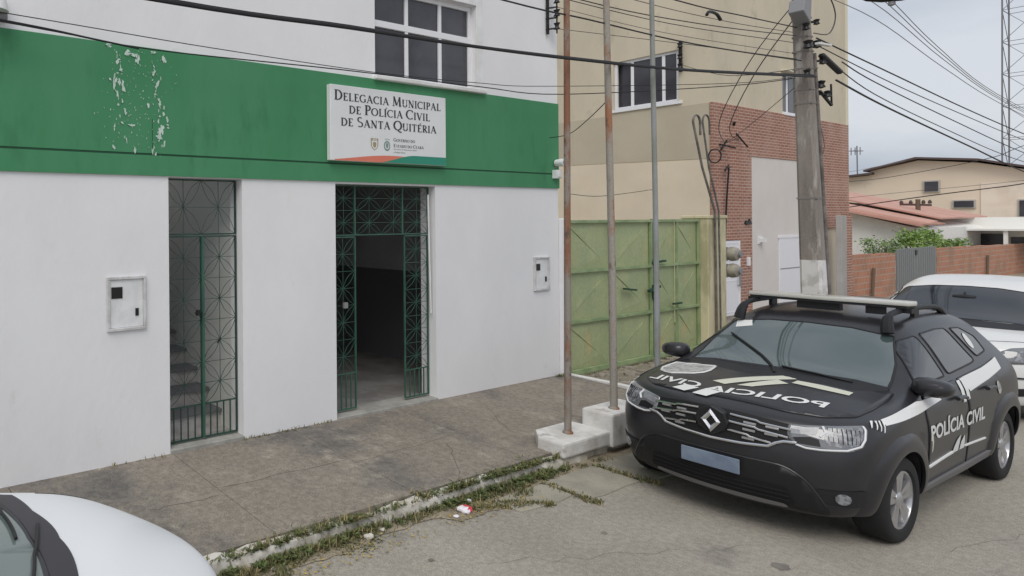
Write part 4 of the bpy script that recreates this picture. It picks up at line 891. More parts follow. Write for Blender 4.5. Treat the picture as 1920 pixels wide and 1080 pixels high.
tw = empty('lattice_tower', (150, 21, -.06), 0, 'tall steel lattice tower rising at the right edge of the sky', 'tower')
def leg_pt(sx, sy, z): h_ = 2.0 - .004 * z; return Vector((150 + sx * h_, 21.55 + sy * h_, z))
a = MB(); zs = [i * 4.6 for i in range(12)]
for sx in (-1, 1):
    for sy in (-1, 1): a.tube([leg_pt(sx, sy, z) for z in zs if z < 50], .085, 6)
a.build('leg', M['steel'], tw)
a = MB(); cs = [(-1, -1), (1, -1), (1, 1), (-1, 1)]
for z0, z1 in zip(zs, zs[1:]):
    if z1 > 50: break
    for k_ in range(4):
        p, q = cs[k_], cs[(k_ + 1) % 4]
        a.bar(leg_pt(*p, z0), leg_pt(*q, z1), .06); a.bar(leg_pt(*p, z1), leg_pt(*q, z1), .07)
a.build('bracing', M['steel'], tw)

# ------------------------------------------------------------------ grass, litter
ga = MB(); gd2 = MB()
def blade(mb, x, y, z, h_, lean, mi=0):
    an = random.uniform(0, 6.28); dx, dy = math.cos(an) * lean, math.sin(an) * lean; w_ = random.uniform(.003, .0075); px, py = -math.sin(an) * w_, math.cos(an) * w_
    mb.add([(x - px, y - py, z), (x + px, y + py, z), (x + dx * .45 + px * .8, y + dy * .45 + py * .8, z + h_ * .62), (x + dx * .45 - px * .8, y + dy * .45 - py * .8, z + h_ * .62), (x + dx, y + dy, z + h_ * random.uniform(.7, 1))], [(0, 1, 2, 3), (3, 2, 4)], mi)
def dens(x):                                                        # where the kerb is overgrown
    v = .35 + .5 * math.sin(x * 2.1 + .6) * math.sin(x * .83 + 2)
    if 1.8 < x < 3.9: v += .8
    if 4.85 < x < 6.4: v += .55
    if 4.1 < x < 4.75: v -= .3
    return max(.28, min(1.1, v))
tufts = []
for _ in range(1150):
    x_ = random.uniform(.5, 12.5)
    if random.random() > dens(x_): continue
    on = random.random()
    gap = math.sin(x_ * 5.3 + 1.2) * math.sin(x_ * 2.9) + .4 * math.sin(x_ * 11.)
    if gap > .42 and random.random() < .8: continue
    if on < .90 or not (3.25 < x_ < 4.15 or 5.5 < x_ < 6.5 or 2.4 < x_ < 2.7): tufts.append((x_, 3.875 - abs(random.gauss(0, .05)) * (1.4 if x_ < 4.2 or 4.85 < x_ < 6 else .7), 0, random.uniform(.02, .075), random.choice([.025, .03, .04, .05, .06, .10])))
    else: tufts.append((x_, 3.93 + abs(random.gauss(0, .045)), .13, random.uniform(.025, .06), random.uniform(.02, .05)))
for (tx, ty, tz, tr, th_) in tufts:
    if 6.70 < tx < 9.3 and ty > 3.8: continue
    dry = random.random() < .3
    for _ in range(int(42 * tr / .05)):
        x_, y_ = random.gauss(tx, tr), random.gauss(ty, tr * .6)
        if y_ > 4.06: continue
        z_ = 0 if y_ < 3.88 else (.11 if y_ < 3.97 else swz(y_) - .01)
        if 6.75 < x_ < 9.3 and y_ > 3.82: continue
        blade(ga, x_, y_, z_ - .01, th_ * random.uniform(.45, 1.1), random.uniform(.01, .07), 1 if random.random() < (.75 if dry else .14) else 0)
for (xa, ya, xb, yb, n) in ((6.12, 3.72, 6.14, 3.2, 330), (7.03, 3.74, 7.08, 3.15, 330), (8.02, 3.74, 8.06, 3.25, 200), (5.3, 3.7, 5.75, 3.40, 420), (4.95, 3.75, 5.5, 3.5, 300), (4.62, 4.0, 4.62, 3.8, 90), (3.9, 5.69, 5.2, 5.69, 90), (9.7, 5.66, 9.98, 5.64, 140), (10.1, 5.66, 14.2, 5.66, 420), (2.2, 5.69, 3.0, 5.69, 20)):
    for _ in range(n):
        q = random.random(); x_, y_ = xa + (xb - xa) * q + random.gauss(0, .03), ya + (yb - ya) * q + random.gauss(0, .012)
        z_ = 0 if y_ < 3.82 else (swz(y_) if x_ < 9.98 else .13); blade(ga, x_, y_, z_ - .005, random.uniform(.015, .06), random.uniform(.01, .04), 1 if random.random() < .35 else 0)
for _ in range(750):
    x_ = random.uniform(1.5, 6.6); y_ = 3.86 + random.gauss(0, .05)
    if random.random() > dens(x_): continue
    for _ in range(9):
        an = random.uniform(0, 6.28); l_ = random.uniform(.015, .04); p = Vector((x_, y_, random.uniform(.01, .05) + (.08 if y_ > 3.87 else 0))); d1 = Vector((math.cos(an), math.sin(an), random.uniform(.1, .7))) * l_; d2 = Vector((-math.sin(an), math.cos(an), 0)) * l_ * .3
        ga.add([p, p + d1 * .5 + d2, p + d1, p + d1 * .5 - d2], [(0, 1, 2, 3)], 2)
tag(ga.build('grass', [M['grass'], M['grass_dry'], M['weed']]), 'low grass and weeds growing along the broken kerb', 'grass', kind='stuff')
lf = MB()
for _ in range(700):
    x_ = random.gauss(3.0, .75) if random.random() < .6 else random.uniform(4.6, 5.9); y_ = 3.62 + random.gauss(0, .06)
    if not .6 < x_ < 6.5: continue
    p = Vector((x_, y_, random.uniform(.004, .02))); an = random.uniform(0, 6.28); s_ = random.uniform(.006, .017); d1 = Vector((math.cos(an), math.sin(an), random.uniform(-.3, .3))) * s_; d2 = Vector((-math.sin(an), math.cos(an), random.uniform(-.3, .3))) * s_ * .5
    lf.add([p - d1, p + d2, p + d1, p - d2], [(0, 1, 2, 3)], random.choice([0, 1, 1]))
tag(lf.build('fallen_leaves', [M['leaf_y'], M['grass_dry']]), 'small yellow fallen leaves scattered in the gutter', 'leaves', kind='stuff')
def crumple(c, sx, sy, sz, mats_, label, name, cat, split=False, grp=None):
    bm = bmesh.new(); bmesh.ops.create_icosphere(bm, subdivisions=2, radius=1)
    for v in bm.verts: v.co = Vector((v.co.x * sx, v.co.y * sy, v.co.z * sz)) * random.uniform(.7, 1.15)
    a = MB(); a.v = [tuple(v.co + Vector(c)) for v in bm.verts]; a.f = [tuple(v.index for v in f.verts) for f in bm.faces]
    a.m = [1 if split and f.calc_center_median().x > .012 * random.uniform(-.6, 1.6) else 0 for f in bm.faces]; bm.free()
    return thing_mesh(a, name, mats_, (c[0], c[1], 0), label, cat, grp)
crumple((4.92, 3.70, .025), .075, .06, .034, [M['paper'], M['litter_red']], 'crumpled red and white wrapper lying on the road by the kerb', 'crumpled_wrapper', 'litter', True)
crumple((4.77, 3.67, .012), .03, .022, .010, [M['paper']], 'small pale scrap of paper left of the red wrapper', 'paper_scrap', 'litter')
crumple((5.12, 3.80, .02), .028, .02, .018, [M['paper']], 'white scrap in the weeds just behind the red wrapper', 'paper_scrap', 'litter')
for x_, y_, s_, lb in ((3.82, 3.76, .045, 'pale stone in the gutter weeds, largest of the three'), (4.02, 3.79, .03, 'small pale stone in the gutter weeds right of the largest stone'), (2.86, 3.76, .026, 'small pale stone in the dense weeds near the white car')):
    crumple((x_, y_, s_ * .5), s_, s_ * .8, s_ * .55, [M['kerb']], lb, 'stone', 'stone', grp='pale stones in the gutter')

# ================================================================== cars
C = {}
C['char'] = mat('satin charcoal wrap', (.018, .0175, .021), .32, spec=.6, col2=(.023, .0225, .026), vs=3, coat=.12)
C['white'] = mat('white car paint', (.78, .79, .81), .42, coat=.15)
C['white_old'] = mat('white pickup paint', (.72, .72, .71), .3, coat=.4)
C['trim'] = mat('black car plastic', (.014, .014, .016), .5)
C['trim2'] = mat('grey black car plastic', (.010, .010, .012), .5)
C['deep'] = mat('dark opening', (.005, .005, .006), .7)
C['ws'] = mat('windscreen glass', (.06, .085, .085), .04, spec=1., ior=1.75)
C['sg'] = mat('tinted side glass', (.012, .013, .014), .04, spec=.9, ior=1.6)
C['wsf'] = mat('green tinted windscreen', (.17, .215, .205), .05, spec=1., ior=1.5)
C['dark_ws'] = mat('dark filmed windscreen', (.02, .024, .03), .06, spec=1., ior=1.6)
C['chrome'] = mat('satin chrome', (.72, .72, .74), .16, metal=1.)
C['alloy'] = mat('alloy rim', (.56, .56, .58), .28, metal=.85)
C['tyre'] = mat('tyre rubber', (.016, .016, .017), .85, bump=.3, bs=60)
C['lamp'] = mat('headlamp lens', (.16, .165, .175), .06, spec=.9, coat=1.)
C['lamp_in'] = mat('headlamp reflector', (.27, .28, .30), .28, col2=(.13, .135, .15), vs=30, lo=.45, hi=.55, spec=.8, coat=.6)
C['ind'] = mat('indicator lens', (.3, .31, .33), .2, col2=(.22, .23, .25), vs=25, coat=.6)
C['drl'] = mat('white light guide', (.72, .73, .75), .25)
C['sill'] = mat('grey sill moulding', (.16, .155, .16), .5)
C['decal'] = mat('white vinyl', (.72, .72, .71), .5)
C['decal_y'] = mat('yellowed white vinyl', (.62, .62, .52), .5)
C['badge'] = mat('badge silver grey', (.46, .46, .44), .5, col2=(.28, .28, .27), vs=22, lo=.45, hi=.6)
C['plate'] = mat('plate', (.21, .26, .34), .5, col2=(.15, .19, .26), vs=5)
C['tail'] = mat('tail lamp', (.35, .01, .012), .15)
C['bar_lens'] = mat('light bar lens', (.55, .54, .5), .25, coat=.5)
C['cowl'] = mat('cowl plastic', (.055, .052, .06), .55)

# control cage, half body: x forward from the front axle, y to the left, z up. rows: sill ... roof rail
ST = [  # side stations: list of 8 (x,y,z)
 [(.55, .73, .20), (.63, .79, .27), (.66, .83, .47), (.645, .845, .69), (.605, .845, .80), (.555, .83, .91), (.49, .805, .975), (.37, .76, 1.00)],
 [(.22, .80, .25), (.22, .875, .31), (.22, .90, .50), (.22, .91, .72), (.22, .905, .86), (.20, .885, .965), (.18, .845, 1.015), (.15, .78, 1.035)],
 [(-.10, .80, .24), (-.10, .88, .30), (-.10, .905, .50), (-.10, .915, .73), (-.10, .91, .88), (-.10, .893, 1.0), (-.10, .855, 1.045), (-.10, .79, 1.065)],
 [(-.40, .80, .24), (-.40, .88, .30), (-.40, .905, .50), (-.40, .915, .74), (-.40, .91, .90), (-.40, .89, 1.04), (-.40, .85, 1.08), (-.40, .775, 1.095)],
 [(-.62, .80, .24), (-.62, .88, .30), (-.62, .90, .50), (-.62, .915, .75), (-.62, .91, .91), (-.62, .855, 1.085), (-.62, .80, 1.15), (-.62, .735, 1.185)],
 [(-.86, .80, .24), (-.86, .88, .30), (-.86, .895, .50), (-.86, .915, .76), (-.86, .912, .985), (-.86, 0.815, 1.125), (-.86, 0.755, 1.27), (-.86, .665, 1.365)],
 [(-1.10, .80, .24), (-1.10, .88, .30), (-1.10, .895, .50), (-1.10, .915, .76), (-1.10, .912, .99), (-1.10, 0.815, 1.13), (-1.10, 0.73, 1.36), (-1.10, .605, 1.53)],
 [(-1.35, .80, .24), (-1.35, .88, .30), (-1.35, .895, .50), (-1.35, .915, .77), (-1.35, .914, 1.0), (-1.35, 0.815, 1.14), (-1.35, 0.725, 1.375), (-1.35, .60, 1.61)],
 [(-1.80, .80, .24), (-1.80, .88, .30), (-1.80, .895, .50), (-1.80, .915, .77), (-1.80, .917, 1.015), (-1.80, 0.815, 1.155), (-1.80, 0.725, 1.385), (-1.80, .605, 1.645)],
 [(-2.28, .80, .25), (-2.28, .88, .31), (-2.28, .90, .51), (-2.28, .92, .78), (-2.28, .922, 1.03), (-2.28, 0.815, 1.17), (-2.28, 0.72, 1.385), (-2.28, .60, 1.642)],
 [(-2.75, .80, .26), (-2.75, .88, .32), (-2.75, .905, .52), (-2.75, .925, .79), (-2.75, .924, 1.05), (-2.75, 0.815, 1.19), (-2.75, 0.7, 1.385), (-2.75, .585, 1.60)],
 [(-3.08, .79, .28), (-3.08, .87, .34), (-3.08, .90, .53), (-3.08, .915, .80), (-3.08, .912, 1.05), (-3.08, 0.79, 1.2), (-3.08, 0.67, 1.36), (-3.08, .575, 1.525)],
 [(-3.36, .73, .33), (-3.41, .80, .38), (-3.43, .83, .54), (-3.42, .845, .80), (-3.38, .84, .99), (-3.33, .80, 1.16), (-3.26, .67, 1.33), (-3.20, .545, 1.475)]]
TOPC = [  # centre of the top surface at each station (x,z)
 (.665, 1.01), (.30, 1.088), (-.05, 1.125), (-.36, 1.13), (-.60, 1.245), (-.84, 1.395), (-1.08, 1.555), (-1.33, 1.635), (-1.80, 1.672), (-2.28, 1.668), (-2.75, 1.635), (-3.06, 1.58), (-3.24, 1.51)]
FRC = [(.70, .19), (.80, .27), (.845, .46), (.85, .64), (.84, .76), (.82, .87), (.785, .955), (.665, 1.01)]       # centre line of the nose
REC = [(-3.42, .33), (-3.50, .39), (-3.53, .55), (-3.51, .80), (-3.48, .99), (-3.43, 1.16), (-3.34, 1.34), (-3.24, 1.50)]
KS = [0., .36, .72]                                             # column fractions from the edge to the centre
def cage(warp=lambda x, y, z: (x, y, z)):
    idx = {}; V = []; F = []
    def vid(key, p):
        if key not in idx: idx[key] = len(V); V.append(warp(*p))
        return idx[key]
    ns = len(ST); nl = 8
    def col(e, c, k, hump=.9):                                    # rounded crossing from edge point to centre point
        t = KS[k] if k < 3 else 1.
        q = math.sin(t * PI / 2)
        return (e[0] + (c[0] - e[0]) * q, e[1] * (1 - t), e[2] + (c[2] - e[2]) * q)
    def side(i, j, s): x, y, z = ST[i][j]; return vid(('s', i, j, s), (x, y * s, z))
    def top(i, k, s):
        if k == 0: return side(i, nl - 1, s)
        e = ST[i][nl - 1]; c = (TOPC[i][0], 0, TOPC[i][1]); x, y, z = col(e, c, k)
        return vid(('t', i, k, s if k < 3 else 0), (x, y * s, z))
    def nose(j, k, s, which):
        i = 0 if which == 'f' else ns - 1
        if k == 0: return side(i, j, s)
        if j == nl - 1: return top(i, k, s)
        e = ST[i][j]; cc = (FRC if which == 'f' else REC)[j]; x, y, z = col(e, (cc[0], 0, cc[1]), k)
        return vid((which, j, k, s if k < 3 else 0), (x, y * s, z))
    def quad(q, s): F.append(tuple(q) if s > 0 else tuple(reversed(q)))
    for s in (1, -1):
        for i in range(ns - 1):
            for j in range(nl - 1): quad((side(i, j, s), side(i + 1, j, s), side(i + 1, j + 1, s), side(i, j + 1, s)), -s)
            for k in range(3): quad((top(i, k, s), top(i + 1, k, s), top(i + 1, k + 1, s), top(i, k + 1, s)), -s)
        for j in range(nl - 1):
            for k in range(3):
                quad((nose(j, k, s, 'f'), nose(j, k + 1, s, 'f'), nose(j + 1, k + 1, s, 'f'), nose(j + 1, k, s, 'f')), s)
                quad((nose(j, k, s, 'r'), nose(j, k + 1, s, 'r'), nose(j + 1, k + 1, s, 'r'), nose(j + 1, k, s, 'r')), -s)
    # floor
    for i in range(ns - 1): F.append((side(i, 0, 1), side(i, 0, -1), side(i + 1, 0, -1), side(i + 1, 0, 1)))
    F.append(tuple([nose(0, k, 1, 'f') for k in range(4)] + [nose(0, k, -1, 'f') for k in (2, 1, 0)]))
    F.append(tuple([nose(0, k, 1, 'r') for k in (0, 1, 2, 3)] + [nose(0, k, -1, 'r') for k in (2, 1, 0)]))
    return V, F

def eval_mesh(o):
    dg = bpy.context.evaluated_depsgraph_get(); dg.update()
    return bpy.data.meshes.new_from_object(o.evaluated_get(dg))

def make_body(root, paint, warp=None, arches=((0, .345, .405), (-2.673, .345, .405)), name='body', creases=()):
    V, F = cage(warp or (lambda x, y, z: (x, y, z)))
    me = bpy.data.meshes.new(name); me.from_pydata(V, [], F)
    bm = bmesh.new(); bm.from_mesh(me); bmesh.ops.recalc_face_normals(bm, faces=bm.faces); bm.to_mesh(me); bm.free()
    o = bpy.data.objects.new(name, me); COL.objects.link(o); o.data.materials.append(paint)
    sd = o.modifiers.new('s', 'SUBSURF'); sd.levels = 3; sd.render_levels = 3
    m1 = eval_mesh(o); o.modifiers.clear(); o.data = m1
    bm = bmesh.new(); bm.from_mesh(m1); bvh = BVHTree.FromBMesh(bm); bm.free()
    for (ax, az, ar) in arches:
        for s in (1, -1):
            a = MB(); a.lathe([(ar, .56 * s), (ar, 1.1 * s)], (ax, 0, az), 'y', 40); c = a.build('cut', paint)
            md = o.modifiers.new('b', 'BOOLEAN'); md.object = c; md.operation = 'DIFFERENCE'; md.solver = 'EXACT'
            m2 = eval_mesh(o); o.modifiers.clear(); o.data = m2; bpy.data.objects.remove(c)
    o.data.materials.clear(); o.data.materials.append(paint)
    o.data.shade_smooth(); o.data.set_sharp_from_angle(angle=math.radians(38))
    o.parent = root; o.name = name
    return o, bvh

class Proj:
    """lays an outline drawn in a plane onto the body surface"""
    def __init__(s, bvh): s.bvh = bvh
    def frame(s, view):
        if view == 'L': return lambda u, v: Vector((u, 3, v)), Vector((0, -1, 0))
        if view == 'R': return lambda u, v: Vector((u, -3, v)), Vector((0, 1, 0))
        if view == 'T': return lambda u, v: Vector((u, v, 4)), Vector((0, 0, -1))
        if view == 'F': return lambda u, v: Vector((4, u, v)), Vector((-1, 0, 0))
        if view == 'B': return lambda u, v: Vector((-7, u, v)), Vector((1, 0, 0))
        if view in ('FL', 'FR'):
            sg = 1 if view == 'FL' else -1; d = Vector((-.8, -.6 * sg, 0)); U = Vector((-.6, .8 * sg, 0))
            return lambda u, v: Vector((0, 0, v)) + U * u - d * 4, d
        if view in ('BL', 'BR'):
            sg = 1 if view == 'BL' else -1; d = Vector((.6, -.8 * sg, 0)); U = Vector((.8, .6 * sg, 0))
            return lambda u, v: Vector((-2.7, 0, v)) + U * u - d * 4, d
    def patch(s, mb, polys, view, off=.004, grid=.05, mi=0, skirt=0., is_mesh=False, depth=None):
        f, d = s.frame(view); bm = bmesh.new()
        if is_mesh:
            vs, fs = polys; bv = [bm.verts.new((p[0], p[1], 0)) for p in vs]
            for q in fs:
                try: bm.faces.new([bv[i] for i in q])
                except ValueError: pass
        else:
            for poly in polys: bm.faces.new([bm.verts.new((p[0], p[1], 0)) for p in poly])
        us = [v.co.x for v in bm.verts]; vs_ = [v.co.y for v in bm.verts]
        for lo, hi, n in ((min(us), max(us), Vector((1, 0, 0))), (min(vs_), max(vs_), Vector((0, 1, 0)))):
            k = math.ceil(lo / grid) * grid
            while k < hi:
                bmesh.ops.bisect_plane(bm, geom=bm.verts[:] + bm.edges[:] + bm.faces[:], plane_co=n * k, plane_no=n, dist=1e-5); k += grid
        bmesh.ops.triangulate(bm, faces=[q for q in bm.faces if len(q.verts) > 4])
        P = {}; N = {}; bad = []
        for v in bm.verts:
            loc, no, _, _ = s.bvh.ray_cast(f(v.co.x, v.co.y), d)
            if loc is None: bad.append(v); continue
            if no.dot(d) > 0: no = -no
            P[v] = loc + no * off; N[v] = no
        if bad: bmesh.ops.delete(bm, geom=bad, context='VERTS')
        bm.verts.ensure_lookup_table(); ix = {v: i for i, v in enumerate(bm.verts)}
        vs2 = [P[v] for v in bm.verts]; fs2 = [tuple(ix[v] for v in q.verts) for q in bm.faces]
        if skirt:
            for e in bm.edges:
                if len(e.link_faces) == 1:
                    a, b = e.verts; n = len(vs2); vs2 += [P[a] - N[a] * skirt, P[b] - N[b] * skirt]; fs2.append((ix[a], ix[b], n + 1, n))
        bm.free(); mb.add(vs2, fs2, mi)
        return mb
    def line(s, mb, pts, view, r=.004, off=.001, n=5, mi=0, step=.05):
        f, d = s.frame(view); out = []
        for a, b in zip(pts, pts[1:]):
            k = max(1, int(math.hypot(b[0] - a[0], b[1] - a[1]) / step))
            for i in range(k): out.append((a[0] + (b[0] - a[0]) * i / k, a[1] + (b[1] - a[1]) * i / k))
        out.append(pts[-1]); P = []
        for p in out:
            loc, no, _, _ = s.bvh.ray_cast(f(*p), d)
            if loc is not None: P.append(loc + (no if no.dot(d) < 0 else -no) * off)
        if len(P) > 1: mb.tube(P, r, n, mi)
        return mb
def L_(): return MB(local=True)
def rounded(poly, r=.03, n=4):
    out = []
    for i in range(len(poly)):
        a, b, c = Vector(poly[i - 1]), Vector(poly[i]), Vector(poly[(i + 1) % len(poly)])
        d1, d2 = (a - b), (c - b); q = min(r, d1.length * .45, d2.length * .45); p1, p2 = b + d1.normalized() * q, b + d2.normalized() * q
        for k in range(n + 1):
            t = k / n; out.append(tuple((1 - t) ** 2 * p1 + 2 * t * (1 - t) * b + t * t * p2))
    return out

def make_wheel(root, x, s, rim, R=.345, steer=0., spokes=5, yo=.90, W=.215, rr=.225):
    w = bpy.data.objects.new('wheel', None); COL.objects.link(w); w.parent = root; w.location = (x, s * (yo - W / 2), R); w.rotation_euler = (0, 0, steer); w.empty_display_size = .1
    a = L_(); h = W / 2; prof = [(rr, h * .80), (rr + .02, h * .98), (R - .055, h), (R - .02, h * .92), (R - .004, h * .72), (R, h * .4), (R, -h * .4), (R - .004, -h * .72), (R - .03, -h * .95), (rr, -h * .8)]
    vs = []; n = 48
    for r_, y in prof: vs += [(r_ * math.cos(2 * PI * k / n), y * s, r_ * math.sin(2 * PI * k / n)) for k in range(n)]
    fs = [(i * n + k, i * n + (k + 1) % n, (i + 1) * n + (k + 1) % n, (i + 1) * n + k) for i in range(len(prof) - 1) for k in range(n)]
    a.add(vs, fs)
    for y in (-.06, -.02, .02, .06): pass
    a.build('tyre', C['tyre'], w, smooth=True)
    a = L_(); yf = h * .86 * s
    prof = [(rr + .004, yf), (rr - .012, yf), (rr - .02, yf - .035 * s), (rr - .03, -h * .6 * s)]
    vs = []
    for r_, y in prof: vs += [(r_ * math.cos(2 * PI * k / n), y, r_ * math.sin(2 * PI * k / n)) for k in range(n)]
    a.add(vs, [(i * n + k, i * n + (k + 1) % n, (i + 1) * n + (k + 1) % n, (i + 1) * n + k) for i in range(3) for k in range(n)])
    for q in range(spokes):
        for dq in (-.17, .17):
            t = 2 * PI * q / spokes + .3; t1 = t + dq; t0 = t + dq * 1.6
            er = Vector((math.cos(t1), 0, math.sin(t1))); e0 = Vector((math.cos(t0), 0, math.sin(t0))); et = Vector((-math.sin(t), 0, math.cos(t)))
            p0, p1 = e0 * .05, er * (rr - .012); w0, w1 = .022, .034; y0, y1 = yf - .012 * s, yf - .004 * s; th = -.03 * s
            vs = []
            for p, ww, yy in ((p0, w0, y0), (p1, w1, y1)):
                for sg, dy in ((-1, 0), (1, 0), (1, th), (-1, th)): vs.append(p + et * ww * sg + Vector((0, yy + dy, 0)))
            a.add(vs, [(0, 1, 2, 3), (7, 6, 5, 4), (0, 4, 5, 1), (1, 5, 6, 2), (2, 6, 7, 3), (3, 7, 4, 0)])
    a.lathe([(0, yf + .004 * s), (.032, yf + .004 * s), (.06, yf - .01 * s), (.065, yf - .04 * s)], (0, 0, 0), 'y', 20)
    a.build('rim', rim, w, smooth=True)
    a = L_(); a.lathe([(0, -h * .2 * s), (rr - .03, -h * .2 * s), (rr - .03, -h * .3 * s)], (0, 0, 0), 'y', 24); a.build('brake_disc', C['trim2'], w)
    return w

def mirror_part(root, P, s, paint, x=-.60, y=.90, z=1.17, sc=.95):
    a = L_(); vs = []; n = 14
    rings = [(.0, .72), (.03, .95), (.09, 1.), (.14, .93), (.185, .7), (.20, .35)]            # along x forward from the glass
    for dx, k in rings:
        for i in range(n):
            t = 2 * PI * i / n; cy, cz = math.cos(t), math.sin(t)
            yy = .125 * math.copysign(abs(cy) ** .7, cy) * k; zz = .082 * math.copysign(abs(cz) ** .75, cz) * k * (1 - .25 * (yy * s * 0 + yy) / .125 * .6)
            vs.append((x - .08 + dx * sc, s * (y + .015 + yy * sc), z + zz * sc))
    fs = [(i * n + k, i * n + (k + 1) % n, (i + 1) * n + (k + 1) % n, (i + 1) * n + k) for i in range(len(rings) - 1) for k in range(n)] + [tuple(range(n)), tuple(range((len(rings) - 1) * n, len(rings) * n))]
    a.add(vs, fs); m = a.build('mirror', paint, root, smooth=True)
    a = L_(); a.bar((x - .0, s * (y - .09), z - .05), (x - .02, s * (y - .2), z - .075), .05, .035); a.build('mirror_stalk', C['trim'], m)
    return m

# ------------------------------------------------------------------ police car
PC = empty('police_car', (7.505, 2.572, 0), math.radians(178.55), 'matte charcoal police car with white lettering and a roof light bar parked by the kerb', 'car')
body, bv = make_body(PC, C['char'])
pj = Proj(bv)
# bonnet panel, with a shut line under it
HOOD = rounded([(.60, .0), (.58, .40), (.50, .60), (.34, .735), (.1, .762), (-.2, .765), (-.42, .745), (-.40, .4), (-.34, 0), (-.40, -.4), (-.42, -.745), (-.2, -.765), (.1, -.762), (.34, -.735), (.50, -.60), (.58, -.40)], .05)
a = L_(); pj.patch(a, [HOOD], 'T', .008, .06, 0, .012); a.build('bonnet', C['char'], PC, smooth='full')
a = L_(); pj.line(a, HOOD + [HOOD[0]], 'T', .0045, .0); a.build('shut_line', C['deep'], PC)
# glass
def glass(poly, view, name, m=None, off=.003, r=.04, parent=PC, frame=True, fo=.014, P=None):
    P = P or pj; poly = rounded(poly, r); a = L_(); P.patch(a, [poly], view, off, .05); g_ = a.build(name, m or C['sg'], parent, smooth='full')
    if frame: a = L_(); P.line(a, list(poly) + [poly[0]], view, .009, .0); a.build('seal', C['trim'], g_, smooth=True)
    return g_
WS = [(-.70, 1.125), (-.50, 1.15), (0, 1.165), (.50, 1.15), (.70, 1.125), (.66, 1.30), (.57, 1.50), (.3, 1.54), (0, 1.55), (-.3, 1.54), (-.57, 1.50), (-.66, 1.30)]
a = L_(); pj.patch(a, [rounded(WS, .03)], 'F', .003, .05); wsn = a.build('windscreen', C['ws'], PC, smooth='full')
a = L_(); pj.line(a, WS + [WS[0]], 'F', .010, .0); a.build('seal', C['trim'], wsn, smooth=True)
a = L_(); pj.patch(a, [[(-.72, 1.085), (-.4, 1.112), (0, 1.122), (.4, 1.112), (.72, 1.085), (.70, 1.135), (.5, 1.16), (0, 1.175), (-.5, 1.16), (-.70, 1.135)]], 'F', .006, .05); a.build('cowl', C['trim'], wsn, smooth='full')
a = L_(); pj.patch(a, [[(-.56, 1.505), (-.44, 1.525), (-.40, 1.47), (-.53, 1.44)]], 'F', .005, .05); a.build('toll_sticker', C['decal'], wsn)
for w_ in ([(-.02, 1.16), (-.30, 1.30), (-.52, 1.40)], [(.10, 1.155), (-.02, 1.30), (-.10, 1.52)]): pass
for q in ([(.02, 1.135), (-.18, 1.235), (-.52, 1.375)], [(.50, 1.135), (.25, 1.16), (.02, 1.175)]):
    a = L_(); pj.line(a, q, 'F', .010, .018); a.build('wiper', C['trim'], PC)
for s, vw in ((1, 'L'), (-1, 'R')):
    glass([(-.68, 1.165), (-.93, 1.40), (-1.06, 1.475), (-1.30, 1.505), (-1.335, 1.165), (-.9, 1.155)], vw, 'front_window')
    glass([(-1.435, 1.17), (-1.40, 1.51), (-1.8, 1.525), (-2.02, 1.515), (-2.22, 1.215), (-2.1, 1.20)], vw, 'rear_window')
    glass([(-2.35, 1.235), (-2.16, 1.505), (-2.42, 1.49), (-2.70, 1.385), (-2.68, 1.26)], vw, 'quarter_window')
glass([(-.56, 1.20), (.56, 1.20), (.47, 1.45), (-.47, 1.45)], 'B', 'rear_screen')
a = L_(); pj.patch(a, [[(-2.40 + .065 * math.cos(t), 1.37 + .07 * math.sin(t)) for t in [2 * PI * i / 20 for i in range(20)]]], 'L', .007, .05); a.build('round_sticker', C['decal'], PC)
